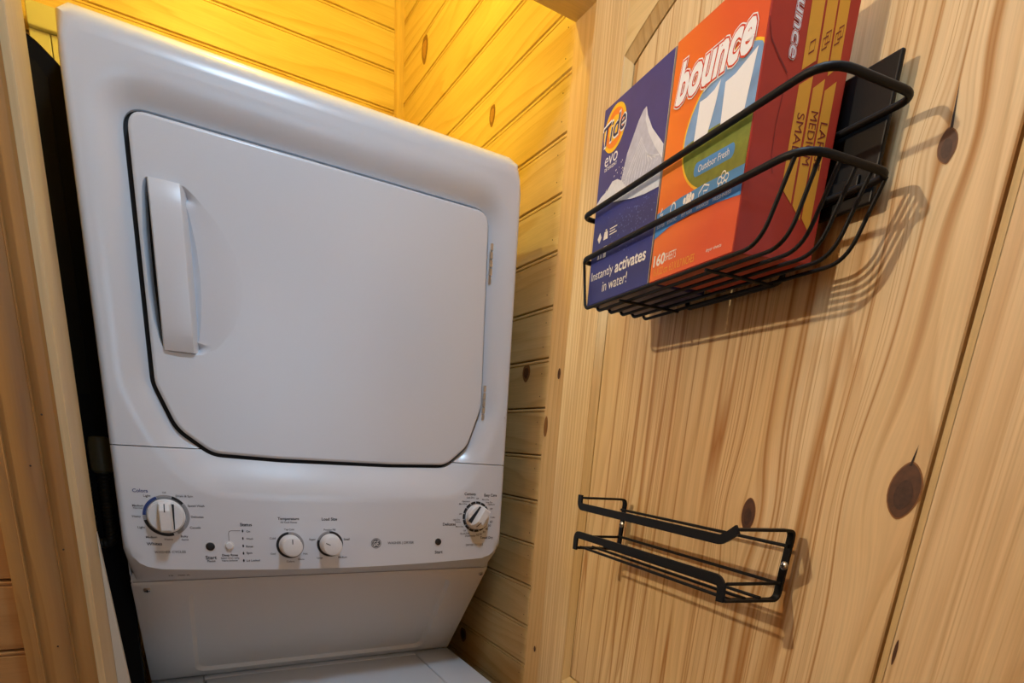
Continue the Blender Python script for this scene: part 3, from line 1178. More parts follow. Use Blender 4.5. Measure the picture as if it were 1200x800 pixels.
LET = [('Colors', -0.3103, -0.1005, 0.0205, 'b'), ('Light', -0.3018, -0.1088, 0.0098, 'k'), ('Medium', -0.3156, -0.1237, 0.0149, 'k'), ('Normal', -0.3159, -0.1275, 0.0126, 'g'), ('Heavy', -0.3191, -0.1411, 0.0115, 'k'), ('Light', -0.3143, -0.1585, 0.0098, 'k'), ('Medium', -0.3021, -0.1736, 0.0153, 'k'), ('Heavy', -0.2781, -0.1778, 0.0120, 'k'), ('Whites', -0.2991, -0.1846, 0.0213, 'K'), ('Off', -0.2780, -0.1029, 0.0053, 'g'), ('Drain & Spin', -0.2502, -0.1082, 0.0242, 'k'), ('Speed Wash', -0.2347, -0.1235, 0.0240, 'k'), ('Delicates', -0.2343, -0.1408, 0.0180, 'k'), ('Casuals', -0.2388, -0.1583, 0.0155, 'k'), ('Bulky', -0.2555, -0.1731, 0.0104, 'k'), ('Items', -0.2550, -0.1780, 0.0098, 'k'), ('WASHER CYCLES', -0.2782, -0.1982, 0.0448, 'g'),
       ('Start', -0.2191, -0.2087, 0.0167, 'K'), ('Pause', -0.2192, -0.2145, 0.0122, 'k'), ('Deep Rinse', -0.1899, -0.2057, 0.0244, 'K'), ('Select when using', -0.1902, -0.2105, 0.0284, 'k'), ('Fabric Softener', -0.1905, -0.2145, 0.0244, 'k'), ('Status', -0.1620, -0.1532, 0.0180, 'K'), ('On', -0.1593, -0.1649, 0.0060, 'k'), ('Wash', -0.1577, -0.1774, 0.0108, 'k'), ('Rinse', -0.1585, -0.1907, 0.0108, 'k'), ('Spin', -0.1596, -0.2026, 0.0088, 'k'), ('Lid Locked', -0.1542, -0.2155, 0.0212, 'k'),
       ('Temperature', -0.0931, -0.1434, 0.0355, 'K'), ('All Cold Rinses', -0.0929, -0.1490, 0.0277, 'k'), ('Tap Cold', -0.0928, -0.1622, 0.0164, 'k'), ('Cold', -0.1207, -0.1770, 0.0098, 'k'), ('Cool', -0.1213, -0.2042, 0.0084, 'k'), ('Colors', -0.0927, -0.2188, 0.0131, 'k'), ('Warm', -0.0746, -0.2155, 0.0111, 'k'), ('Hot', -0.0665, -0.2055, 0.0074, 'k'),
       ('Load Size', -0.0226, -0.1432, 0.0273, 'K'), ('Precise Fill', -0.0227, -0.1626, 0.0206, 'k'), ('Super', -0.0534, -0.1801, 0.0112, 'k'), ('Small', 0.0080, -0.1802, 0.0103, 'k'), ('Large', -0.0416, -0.2141, 0.0099, 'k'), ('Medium', -0.0001, -0.2137, 0.0158, 'k'),
       ('WASHER | DRYER', 0.1136, -0.1896, 0.0535, 'g'), ('Start', 0.1950, -0.2099, 0.0172, 'K'),
       ('Cottons', 0.2618, -0.0927, 0.0257, 'K'), ('Easy Care', 0.3102, -0.0954, 0.0302, 'K'), ('Delicates', 0.2168, -0.1538, 0.0288, 'K'), ('Timed Dry', 0.3060, -0.1836, 0.0317, 'K'), ('DRYER CYCLES', 0.2776, -0.1973, 0.0413, 'g'), ('Less Dry', 0.2632, -0.1004, 0.0179, 'k'), ('Optimum', 0.2527, -0.1082, 0.0177, 'k'), ('More Dry', 0.2461, -0.1134, 0.0176, 'k'), ('Off', 0.2793, -0.1019, 0.0061, 'k'), ('More Dry', 0.2988, -0.1042, 0.0165, 'k'), ('Less Dry', 0.3080, -0.1095, 0.0156, 'k'), ('Optimum', 0.3129, -0.1138, 0.0168, 'k'), ('Off', 0.3136, -0.1226, 0.0063, 'k'), ('70 Min', 0.3185, -0.1404, 0.0117, 'k'), ('60', 0.3154, -0.1494, 0.0064, 'k'), ('50', 0.3117, -0.1574, 0.0063, 'k'), ('40', 0.3053, -0.1646, 0.0064, 'k'), ('30', 0.2989, -0.1708, 0.0063, 'k'), ('20', 0.2908, -0.1751, 0.0062, 'k'), ('10', 0.2837, -0.1768, 0.0062, 'k'), ('Off', 0.2412, -0.1332, 0.0059, 'k'), ('Less Dry', 0.2329, -0.1452, 0.0156, 'k'), ('Optimum', 0.2360, -0.1496, 0.0137, 'k'), ('More Dry', 0.2404, -0.1592, 0.0177, 'k'), ('Off', 0.2527, -0.1673, 0.0060, 'k'), ('Quick Fluff', 0.2530, -0.1735, 0.0220, 'k'), ('Dewrinkle', 0.2663, -0.1782, 0.0244, 'k')]
bins = {}
for t, u, z, w, c in LET:
    m2 = text2d(t, w, bold=0.016 if c in 'Kb' else 0.008)
    mk('lettering', *cput(m2, u, z), {'b': 'ink_blue', 'k': 'ink_black', 'K': 'ink_black', 'g': 'ink_grey'}[c], SD, CP)
# round monogram badge
badge = [cput(poly2d(ell2d(0, 0, 0.0098, 0.0098, 40)), 0.064, -0.189, 0.0005)]
mk('badge', *join(badge), 'ink_grey', SD, CP)
gl = [cput(stroke2d(ell2d(0, 0, 0.0083, 0.0083, 40), 0.0007, True), 0.064, -0.189, 0.0008),
      cput(text2d('GE', 0.0105, 0.0092, shear=0.25, bold=0.01), 0.064, -0.189, 0.0008)]
for k in range(4):
    a = math.radians(45 + 90 * k)
    gl.append(cput(stroke2d(ell2d(0.0072 * math.cos(a), 0.0072 * math.sin(a), 0.0016, 0.0016, 10, a, a + math.pi), 0.0005), 0.064, -0.189, 0.0008))
mk('badge_monogram', *join(gl), 'print_white', SD, CP)
# faint print on the under-slope
o = Vector((CX - 0.281, YD + 0.025, -0.2405 + CZ))
sl = Vector((0, 0.0526, -0.037)).normalized()
out = Vector((0, -sl.z, sl.y))
out = -out if out.y > 0 else out
for w_ in (put(text2d('10', 0.006, bold=.02), o + out * 0.004, (1, 0, 0), -sl), put(text2d('700-A', 0.018, bold=.02), o + Vector((0.019, 0, 0)) + out * 0.004, (1, 0, 0), -sl)):
    mk('lettering', *w_, 'ink_grey', SD, CP)

# ------------------------------------------------------------------ open pine door (frame and panel), local frame: x = away from hinge, y = into door, z
TH = math.radians(6.5)
HX, HY = 0.6245, 0.932
DFM = Matrix.Translation((HX, HY, 0)) @ Matrix.Rotation(-math.pi / 2 - TH, 4, 'Z')


def d3(s, n, z):
    return (s, -n, z + CZ)


DR = Root('door_1', (0, 0, 0), DFM, label='open knotty pine panel door carrying two black wire racks', kind='structure')
DT, DB = 0.692, -CZ + 0.012
W0, W1, SW = 0.003, 0.785, 0.104
TK = 0.036


def dbox(s0, s1, z0, z1, n0=0.0, n1=-TK, bev=0.0015):
    return box(s0, s1, -n0, -n1, z0 + CZ, z1 + CZ, bev)


mk('stile', *dbox(W0, SW, DB, DT), 'wood_stile', DR)
mk('stile', *dbox(0.684, W1, DB, DT), 'wood_stile_wide', DR)
PS0, PS1, PZ0 = 0.134, 0.675, -0.404
# arched top rail
cxa, hc, a0_ = (SW + 0.684) / 2, (0.684 - SW) / 2, math.radians(21)
Ra = hc / math.sin(a0_)
zspr = 0.5445


def arch(s, grow=0.0):
    x = max(-hc, min(hc, s - cxa))
    return zspr + math.sqrt((Ra + grow) ** 2 - x * x) - Ra * math.cos(a0_)


ss = [SW + 0.0006 + (0.684 - SW - 0.0012) * i / 40 for i in range(41)]
rl_ = [(s, arch(s)) for s in ss] + [(ss[-1], DT), (ss[0], DT)]
mk('rail', *loft([[d3(s, 0, z) for s, z in rl_], [d3(s, -TK, z) for s, z in rl_]], True, True, True), 'wood_x', DR)
MR = dbox(SW + 0.0006, 0.6834, PZ0 - 0.012 - 0.12, PZ0 - 0.012)
mk('rail', *MR, 'wood_x', DR)
mk('rail', *dbox(SW + 0.0006, 0.6834, DB, DB + 0.20), 'wood_x', DR)
# sloping sticking (moulding) round the openings
for (zb, top) in ((PZ0 - 0.012, None), (DB + 0.20, PZ0 - 0.132)):
    if top is None:
        outl = [(SW, zb)] + [(SW, arch(SW))] + [(s, arch(s)) for s in ss[1:-1]] + [(0.684, arch(0.684)), (0.684, zb)]
    else:
        outl = [(SW, zb), (SW, top), (0.684, top), (0.684, zb)]
    cs, cz = cxa, (outl[0][1] + outl[1][1]) / 2

    def inset(p, w):
        s, z = p
        s2 = s + w if s < SW + 0.001 else (s - w if s > 0.683 else s + (cxa - s) * 0.04 * w / 0.012)
        z2 = z + w if abs(z - zb) < 1e-6 else z - w
        return s2, z2
    st = []
    for w, n in ((0.0, -0.0001), (0.0005, -0.0012), (0.0120, -0.0100), (0.0122, -0.0200)):
        st.append([d3(*inset(p, w)[:1], n, inset(p, w)[1]) for p in outl])
    mk('moulding', *loft(st), 'wood_z', DR, smooth=True, angle=20)
    pz1 = top
    pn = [inset(p, 0.0154) for p in outl]
    if top is None:
        f0 = [d3(s, -0.0090, z) for s, z in [inset(p, 0.0166) for p in outl]]
        f1 = [d3(s, -0.0105, z) for s, z in pn]
    else:
        f0 = [d3(s, -0.0090, z) for s, z in [inset(p, 0.0166) for p in outl]]
        f1 = [d3(s, -0.0105, z) for s, z in pn]
    f2_ = [(p[0], p[1] + 0.014, p[2]) for p in f1]
    PNL = mk('panel', *loft([f0, f1, f2_], True, True, True), 'wood_panel', DR)
    if top is None:
        TOPP = PNL


def lens(s0, z0, a, b_, sharp, tilt=0.0, n=28, h=-0.0036):
    P = []
    for i in range(n):
        t = 2 * math.pi * i / n
        x = a * math.cos(t) * (1 - sharp * abs(math.sin(t)) ** 3)
        z = b_ * math.sin(t)
        c, s_ = math.cos(tilt), math.sin(tilt)
        P.append(d3(s0 + x * c - z * s_, h, z0 + x * s_ + z * c))
    return P


for (s0, z0, a, b_, sh, cr, tl_) in ((0.6160, 0.2550, 0.0072, 0.0130, 0.45, 0.030, 0.22), (0.6535, -0.0120, 0.0138, 0.0235, 0.25, 0.016, -0.02), (0.4810, -0.0540, 0.0096, 0.0180, 0.10, 0.0, 0.05)):
    mk('knot', lens(s0, z0, a * 1.10, b_ * 1.06, sh, tl_, h=-0.0088), [tuple(range(28))], 'knot_ring', DR, TOPP)
    mk('knot', lens(s0, z0, a, b_, sh, tl_, h=-0.0086), [tuple(range(28))], 'knot', DR, TOPP)
    mk('knot', lens(s0, z0 - b_ * 0.15, a * 0.6, b_ * 0.55, 0.1, tl_, h=-0.0084), [tuple(range(28))], 'knot_dark', DR, TOPP)
    if cr:
        mk('knot_crack', [d3(s0 - 0.0012, -0.0085, z0 + b_ * 0.9), d3(s0 + 0.0012, -0.0085, z0 + b_ * 0.9), d3(s0 + 0.002 - tl_ * 0.02, -0.0085, z0 + b_ + cr)], [(0, 1, 2)], 'bark', DR, TOPP)
mk('pitch_pocket', lens(0.6885, -0.150, 0.0016, 0.012, 0.3, 0.0, h=0.0003), [tuple(range(28))], 'knot', DR, DR.e.children[1])

# ------------------------------------------------------------------ wire basket on the door
BK = Root('wire_basket', d3(0.41, 0.06, 0.18), DFM, label='black wire basket hung on the pine door holding two laundry boxes', cat='basket')
NF, NR = 0.109, 0.013
mk('back_plate', *dbox(0.36, 0.570, 0.226, 0.336, 0.0085, 0.0035, 0.0018), 'black_plate', BK)
mk('back_plate_rib', *dbox(0.375, 0.555, 0.236, 0.252, 0.0115, 0.0080, 0.0012), 'black_plate', BK)


def rim(z, s0, s1, r):
    P = fillet([d3(s0, NR, z), d3(s1, NR, z), d3(s1 - 0.004, NF, z), d3(s0, NF, z)], [0.012, 0.016, 0.028, 0.016], 7, True)
    return tube(P, r, True, 10)


mk('upper_rim', *rim(0.2905, 0.228, 0.597, 0.0030), 'black_wire', BK, smooth=True, angle=60)
mk('lower_rim', *rim(0.2395, 0.236, 0.590, 0.0030), 'black_wire', BK, smooth=True, angle=60)
for k in range(6):
    n = NF - 0.003 - (NF - NR - 0.004) * k / 5
    P = fillet([d3(0.238, n, 0.2395), d3(0.252, n, 0.1815), d3(0.562 - 0.012 * (k == 0), n, 0.1815), d3((0.574, 0.581)[k > 0] + 0.004 * (k > 1), n, 0.2395)], [0, 0.012, 0.030, 0], 8)
    mk('basket_wire', *tube(P, 0.0019, n=8), 'black_wire', BK, smooth=True, angle=60)
for s in (0.330, 0.480):
    P = [d3(s, NF - 0.006, 0.1785), d3(s, NR + 0.003, 0.1785)]
    mk('cross_wire', *tube(P, 0.0016), 'black_wire', BK, smooth=True, angle=60)
P = fillet([d3(0.345, NR, 0.2395), d3(0.337, 0.010, 0.181), d3(0.488, 0.010, 0.181), d3(0.480, NR, 0.2395)], 0.010, 6)
mk('support_loop', *tube(P, 0.0028), 'black_wire', BK, smooth=True, angle=60)

# ------------------------------------------------------------------ detergent box (navy)
FN = 0.101
BZ = 0.1860
TB = Root('detergent_box', d3(0.3145, 0.06, BZ), DFM, label='navy blue detergent carton with white fibre tile picture, in the basket', cat='box')
TS0, TS1, TZ0, TZ1 = 0.2465, 0.3820, BZ, 0.3995


def carton(s0, s1, n0, n1, z0, z1, skew=0.0):
    v, f = box(s0, s1, -n0, -n1, z0 + CZ, z1 + CZ, 0.0012)
    return [(x + skew * ((y + n0) / (n0 - n1)), y, z) for x, y, z in v], f


TBB = mk('carton', *carton(TS0, TS1, FN, 0.021, TZ0, TZ1), 'box_navy', TB)


def flat(root, s0, s1, z0, z1, n):
    """returns put() for a front face with fractions 0..1"""
    w, h = s1 - s0, z1 - z0

    def fn(m2, h_=0.0003, frac=True):
        if frac:
            return [d3(s0 + x * w, n + h_, z0 + y * h) for x, y in m2[0]], m2[1]
        return [d3(x, n + h_, y) for x, y in m2[0]], m2[1]
    return fn, w, h


tf, tw, th = flat(TB, TS0, TS1, TZ0, TZ1, FN)


def tnorm(fw_, w, h):
    """text placed by fraction centre and width (fractions of face) """
    def fn(body, cx, cy, wf_, hf=None, rot=0.0, h_=0.0003, **k):
        m = text2d(body, wf_ * w, hf * h if hf else None, **k)
        c, s = math.cos(rot), math.sin(rot)
        v = [(cx + (x * c - y * s) / w, cy + (x * s + y * c) / h) for x, y in m[0]]
        return fw_((v, m[1]), h_)
    return fn


tt = tnorm(tf, tw, th)


def efrac(cx, cy, r, w, h, n=40, ry=None):
    return poly2d(ell2d(cx, cy, r / w, (ry or r) / h, n))


# fibre tile picture: body, lit side, shading strips, water splash
pod = [(0.683, 0.845), (0.715, 0.800), (0.80, 0.725), (0.985, 0.615), (0.992, 0.47), (0.80, 0.475), (0.60, 0.475), (0.44, 0.52), (0.40, 0.575), (0.46, 0.694), (0.588, 0.808), (0.64, 0.838)]
mk('printed_tile', *tf(poly2d(pod), 0.0002), 'print_pod', TB, TBB)
lit = [(0.683, 0.845), (0.715, 0.800), (0.80, 0.725), (0.985, 0.615), (0.990, 0.555), (0.86, 0.635), (0.755, 0.715), (0.69, 0.785)]
mk('printed_tile_edge', *tf(poly2d(lit), 0.0003), 'print_podlit', TB, TBB)
lines = []
for k in range(11):
    a = 0.47 + 0.045 * k
    lines.append(tf(stroke2d([(a, 0.50 + 0.006 * k), (a + 0.02, 0.58), (0.66 + 0.012 * k, 0.72 - 0.011 * k)], 0.007), 0.0003))
mk('printed_tile_ribs', *join(lines), 'print_podlit', TB, TBB)
sp = [(0.01, 0.535), (0.08, 0.56), (0.18, 0.575), (0.26, 0.605), (0.34, 0.60), (0.42, 0.575), (0.52, 0.52), (0.64, 0.50), (0.80, 0.505), (0.99, 0.50), (0.99, 0.435), (0.80, 0.44), (0.62, 0.455), (0.45, 0.478), (0.28, 0.50), (0.12, 0.52)]
mk('printed_splash', *tf(poly2d(sp), 0.0004), 'print_offwhite', TB, TBB)
rd = random.Random(3)
dots, drops = [], []
for k in range(150):
    a = rd.gauss(0.66, 0.15)
    y = 0.43 - abs(rd.gauss(0, 0.11))
    if 0.05 < a < 0.97 and y > 0.20:
        r = rd.uniform(0.0003, 0.0011)
        dots.append(tf(efrac(a, y, r, tw, th, 8)))
for k in range(60):
    a, y = rd.uniform(0.12, 0.55), rd.uniform(0.56, 0.68)
    if y < 0.70 - abs(a - 0.42) * 0.4:
        drops.append(tf(efrac(a, y, rd.uniform(0.0003, 0.001), tw, th, 8), 0.0004))
mk('printed_bubbles', *join(dots), 'print_bubble', TB, TBB)
mk('printed_droplets', *join(drops), 'print_offwhite', TB, TBB)
# roundel
RC = (0.205, 0.868)
mk('roundel', *tf(efrac(*RC, 0.0238, tw, th), 0.0002), 'print_yellow', TB, TBB)
mk('roundel', *tf(efrac(*RC, 0.0196, tw, th), 0.0003), 'print_orange', TB, TBB)
mk('roundel', *tf(efrac(*RC, 0.0125, tw, th), 0.0004), 'print_yellow', TB, TBB)
mk('roundel_lettering', *tt('Tide', RC[0], RC[1], 0.36, 0.105, rot=0.13, h_=0.0005, shear=0.25, bold=0.03), 'print_white', TB, TBB)
mk('roundel_lettering', *tt('Tide', RC[0], RC[1], 0.345, 0.092, rot=0.13, h_=0.0006, shear=0.25, bold=0.012), 'print_navy', TB, TBB)
for w_ in (tt('evo', 0.195, 0.725, 0.21), tt('DETERGENT', 0.20, 0.688, 0.20, bold=0.01), tt('Instantly', 0.235, 0.146, 0.375, 0.062), tt('activates', 0.69, 0.152, 0.46, 0.056, bold=0.02), tt('in water!', 0.468, 0.078, 0.40, 0.055)):
    mk('lettering', *w_, 'print_white', TB, TBB)
ic = [tf(poly2d([(0.13, 0.318), (0.165, 0.345), (0.13, 0.375), (0.095, 0.345)])), tf(poly2d([(0.20, 0.325), (0.275, 0.325), (0.265, 0.365), (0.21, 0.365)])), tf(poly2d([(0.225, 0.368), (0.25, 0.368), (0.25, 0.376), (0.225, 0.376)]))]
for k in range(3):
    ic.append(tf(stroke2d([(0.30, 0.366 - 0.014 * k), (0.42 - 0.03 * (k == 1), 0.366 - 0.014 * k)], 0.006)))
ic += [tf(poly2d([(0.12, 0.235), (0.16, 0.235), (0.14, 0.27)])), tf(poly2d([(0.17, 0.235), (0.20, 0.235), (0.185, 0.27)])), tf(poly2d([(0.22, 0.232), (0.27, 0.232), (0.27, 0.29), (0.22, 0.29)]))]
mk('printed_icons', *join(ic), 'print_white', TB, TBB)
mk('box_edge', *dbox(TS1 - 0.0008, TS1 + 0.0003, TZ0 + 0.001, TZ1 - 0.001, FN + 0.0002, FN - 0.01, 0), 'cardboard', TB, TBB)

# ------------------------------------------------------------------ dryer sheet box (orange-red)
BB = Root('dryer_sheet_box', d3(0.448, 0.06, BZ), DFM, label='tall orange-red dryer sheet carton with yellow size bars, in the basket', cat='box')
BS0, BS1, BZ1 = 0.3840, 0.5120, 0.4010
SKEW = 0.016
BBB = mk('carton', *carton(BS0, BS1, FN, 0.019, BZ, BZ1, SKEW), 'box_red', BB)
bf, bw, bh = flat(BB, BS0, BS1, BZ, BZ1, FN)
bt_ = tnorm(bf, bw, bh)


def grad_mat():
    m, nt, b = newmat('box_front')
    g = NG(nt)
    tc = g.n('ShaderNodeTexCoord').outputs['Object']
    s = g.n('ShaderNodeSeparateXYZ')
    g.link(tc, s.inputs[0])
    # printed blend from orange on the left to red on the right
    f = g.m('ADD', g.m('MULTIPLY', g.m('SUBTRACT', s.outputs[0], -0.05), 9.0), g.m('MULTIPLY', g.m('ABSOLUTE', g.m('SUBTRACT', s.outputs[2], 0.10)), 4.0))
    f = g.ramp(f, [(0.0, 0.0), (1.0, 1.0)])
    g.link(g.mix(f, (0.82, 0.19, 0.018), (0.68, 0.085, 0.020)), b.inputs['Base Color'])
    b.inputs['Roughness'].default_value = 0.42


grad_mat()
mk('printed_front', *bf(poly2d([(0.006, 0.004), (0.994, 0.004), (0.994, 0.996), (0.006, 0.996)]), 0.0002), 'box_front', BB, BBB)
# picture oval, clipped at the right edge
def oval(rx_, ry_, y_lo, h_):
    P = []
    for p in ell2d(0.72, 0.535, rx_, ry_, 64):
        P.append((min(0.992, p[0]), max(y_lo, p[1])))
    return bf(poly2d(P), h_)


mk('printed_oval_rim', *oval(0.480, 0.245, 0.31, 0.0003), 'print_yellow', BB, BBB)
mk('printed_sky', *oval(0.462, 0.235, 0.31, 0.0004), 'print_sky', BB, BBB)
gp = [(max(0.72 - 0.462 * math.sqrt(max(0, 1 - ((0.535 - 0.52) / 0.235) ** 2)), 0.2), 0.53), (0.45, 0.540), (0.7, 0.535), (0.992, 0.515), (0.992, 0.31)]
lowl = [p for p in ell2d(0.72, 0.535, 0.462, 0.235, 64) if p[1] < 0.525 and p[0] < 0.72 and p[1] > 0.312]
lowl.sort(key=lambda p: p[1])
mk('printed_grass', *bf(poly2d(gp + [(lowl[0][0], 0.31)] + lowl), 0.0005), 'print_grass', BB, BBB)
mk('printed_sheet', *bf(poly2d([(0.388, 0.675), (0.46, 0.673), (0.54, 0.682), (0.600, 0.705), (0.575, 0.62), (0.531, 0.529), (0.45, 0.522), (0.375, 0.512)]), 0.0006), 'print_white', BB, BBB)
mk('printed_sheet', *bf(poly2d([(0.656, 0.680), (0.75, 0.684), (0.85, 0.705), (0.945, 0.725), (0.92, 0.62), (0.90, 0.53), (0.80, 0.522), (0.665, 0.508)]), 0.0006), 'print_white', BB, BBB)
mk('printed_pill', *bf(poly2d(ell2d(0.46, 0.405, 0.032, 0.028, 14, math.pi / 2, 1.5 * math.pi) + ell2d(0.83, 0.40, 0.032, 0.028, 14, -math.pi / 2, math.pi / 2)), 0.0006), 'print_blue', BB, BBB)
mk('lettering', *bt_('Outdoor Fresh', 0.645, 0.403, 0.33, 0.028, h_=0.0008), 'print_white', BB, BBB)
band = [(0.006, 0.305), (0.3, 0.325), (0.6, 0.328), (0.994, 0.322), (0.994, 0.212), (0.75, 0.226), (0.45, 0.232), (0.2, 0.222), (0.006, 0.195)]
mk('printed_band', *bf(poly2d(band), 0.0006), 'print_blue', BB, BBB)
icn = []
icn.append(bf(stroke2d([(0.075, 0.320), (0.055, 0.292), (0.090, 0.296), (0.062, 0.268)], 0.010), 0.0008))
icn.append(bf(stroke2d(ell2d(0.221, 0.292, 0.030, 0.026, 18), 0.008, True), 0.0008))
for k in range(4):
    icn.append(bf(efrac(0.36 + 0.033 * k, 0.316 - 0.010 * abs(k - 1.5), 0.0021, bw, bh, 10, 0.0030), 0.0008))
icn.append(bf(efrac(0.41, 0.287, 0.0045, bw, bh, 14, 0.0038), 0.0008))
icn.append(bf(stroke2d([(0.53, 0.300), (0.58, 0.325), (0.64, 0.312), (0.62, 0.296), (0.58, 0.300), (0.60, 0.270), (0.53, 0.270)], 0.007, True), 0.0008))
for k in range(5):
    a = math.radians(90 + 72 * k)
    icn.append(bf(stroke2d(ell2d(0.785 + 0.035 * math.cos(a), 0.302 + 0.021 * math.sin(a), 0.022, 0.013, 12), 0.006, True), 0.0008))
for t, x, w in (('SOFTER', 0.08, 0.10), ('STATIC', 0.225, 0.12), ('PET HAIR', 0.41, 0.13), ('WRINKLES', 0.59, 0.14), ('FRESHNESS', 0.80, 0.19)):
    icn.append(bt_(t, x, 0.243, w, 0.014, h_=0.0008, bold=0.01))
mk('printed_icons', *join(icn), 'print_white', BB, BBB)
for w_ in (bt_('160', 0.115, 0.092, 0.15, 0.048, h_=0.0004, bold=0.03), bt_('SHEETS', 0.265, 0.092, 0.14, 0.036, h_=0.0004), bt_('dryer sheets', 0.79, 0.046, 0.165, 0.018, h_=0.0004)):
    mk('lettering', *w_, 'print_white', BB, BBB)
mk('lettering', *bt_('16 X 22 cm  6.3 X 8.7 INCHES', 0.315, 0.040, 0.52, 0.034, h_=0.0004), 'print_gold', BB, BBB)
for off_, mt, h_, bd in ((0.0, 'print_white', 0.0008, 0.090), (0.0, 'print_red', 0.0009, 0.068), (0.0, 'print_white', 0.0010, 0.035)):
    sc = 1.0
    mk('logo_lettering', *bt_('bounce', 0.485, 0.808, 0.80 * sc, 0.150 * sc, rot=0.0, h_=h_, shear=0.22, bold=bd), mt, BB, BBB)

# right side face: yellow size bars
e0, e1 = Vector(d3(BS1, FN, 0)), Vector(d3(BS1 + SKEW, 0.019, 0))
sdir = (e1 - e0)
sw_ = sdir.length
snr = Vector((sdir.y, -sdir.x, 0)).normalized()
if snr.x < 0:
    snr = -snr


def sf(m2, h_=0.0003):
    return [tuple(e0 + sdir * x + snr * h_ + Vector((0, 0, BZ + (BZ1 - BZ) * y))) for x, y in m2[0]], m2[1]


def st_(body, cx, cy, len_f, wid, h_=0.0005, **k):
    """text running downwards on the side face; len_f in fractions of height, wid in fractions of depth"""
    m = text2d(body, len_f * bh, wid * sw_, **k)
    v = [(cx + y / sw_, cy - x / bh) for x, y in m[0]]
    return sf((v, m[1]), h_)


bars = []
for a, b_, lo in ((0.455, 0.600, 0.26), (0.625, 0.745, 0.205), (0.765, 0.885, 0.165)):
    bars.append(sf(poly2d([(a - 0.02, 0.97), (b_ - 0.02, 0.97), (b_, 0.70), (a, 0.66)])))
    bars.append(sf(poly2d([(a, 0.612), (b_, 0.650), (b_ + 0.005, lo - 0.05), (a + 0.005, lo)])))
mk('printed_size_bars', *join(bars), 'print_gold', BB, BBB)
for w_ in (st_('SMALL', 0.540, 0.440, 0.165, 0.085), st_('MEDIUM', 0.695, 0.445, 0.185, 0.085), st_('LARGE', 0.830, 0.425, 0.165, 0.085)):
    mk('lettering', *w_, 'print_darkred', BB, BBB)
ics = [sf(stroke2d([(0.50, 0.715), (0.555, 0.730), (0.555, 0.765), (0.50, 0.750)], 0.006, True), 0.0005)]
ics += [sf(stroke2d([(x, y), (x + 0.05, y + 0.014), (x + 0.05, y + 0.05), (x, y + 0.036)], 0.006, True), 0.0005) for x, y in ((0.64, 0.735), (0.665, 0.755), (0.775, 0.76), (0.80, 0.78))]
mk('printed_icons', *join(ics), 'print_darkred', BB, BBB)
for mt, h_, bd in (('print_white', 0.0004, 0.06), ('print_red', 0.0005, 0.035), ('print_white', 0.0006, 0.005)):
    mk('logo_lettering', *st_('bounce', 0.335, 0.835, 0.29, 0.105, h_, shear=0.2, bold=bd), mt, BB, BBB)
mk('flap_line', *join([sf(stroke2d([(0.0, 0.80), (0.06, 0.735), (0.18, 0.684), (0.30, 0.640)], 0.008)), sf(stroke2d([(0.32, 0.62), (0.285, 0.566), (0.265, 0.46), (0.275, 0.361), (0.32, 0.303)], 0.008))]), 'print_darkred', BB, BBB)

# ------------------------------------------------------------------ flat bar rack lower on the door
RK = Root('bar_rack', d3(0.40, 0.04, -0.135), DFM, label='empty black metal bar rack screwed to the pine door', cat='rack')
RN0, RN1 = 0.0045, 0.079
fl = [(-0.0042, -0.0014), (0.0042, -0.0014), (0.0042, 0.0014), (-0.0042, 0.0014)]
thin = 0.0019


def flatbar(path, hh, ht):
    """flat bar standing on edge, wide side towards the room"""
    P = [Vector(p) for p in path]
    rings_ = []
    for i in range(len(P)):
        t = (P[min(i + 1, len(P) - 1)] - P[max(i - 1, 0)]).normalized()
        n_ = Vector((0, 1, 0))
        a_ = t.cross(n_).normalized()
        rings_.append([tuple(P[i] + a_ * x + n_ * y) for x, y in ((-hh, -ht), (hh, -ht), (hh, ht), (-hh, ht))])
    return loft(rings_, True, True, True)


def strap(path, rad, ref):
    return sweep(fillet(path, rad, 6), fl, ref=ref)


for side, s in ((0, 0.2495), (1, 0.5580)):
    sg = -1 if side == 0 else 1
    # end frame: top arm, wall upright, bottom arm
    P = [d3(s - 0.004 * (side == 0), RN1, -0.061), d3(s, RN0, -0.061), d3(s - 0.003, RN0, -0.1365), d3(s - 0.003 - 0.003 * (side == 0), RN1, -0.1345)]
    mk('end_frame', *strap(P, 0.008, (1, 0, 0)), 'black_wire', RK, smooth=True, angle=40)
    mk('end_arm', *tube([d3(s - 0.002, RN0, -0.118), d3(s - 0.004, RN1 - 0.002, -0.1175)], thin), 'black_wire', RK, smooth=True, angle=60)
    sc = d3(s, RN0 + 0.0012, -0.0985)
    w_ = mk('screw', *lathe(sc, (0, -1, 0), [(0.0046, 0.0), (0.0046, 0.0012), (0.0030, 0.0026), (0.0010, 0.0030)], 18), 'screw_steel', RK, smooth=True)
    w_['label'] = 'bright steel screw'
    mk('screw_slot', *join([box(sc[0] - 0.0025, sc[0] + 0.0025, sc[1] - 0.0033, sc[1] - 0.0024, sc[2] - 0.0005, sc[2] + 0.0005), box(sc[0] - 0.0005, sc[0] + 0.0005, sc[1] - 0.0033, sc[1] - 0.0024, sc[2] - 0.0025, sc[2] + 0.0025)]), 'gap_black', RK, w_)
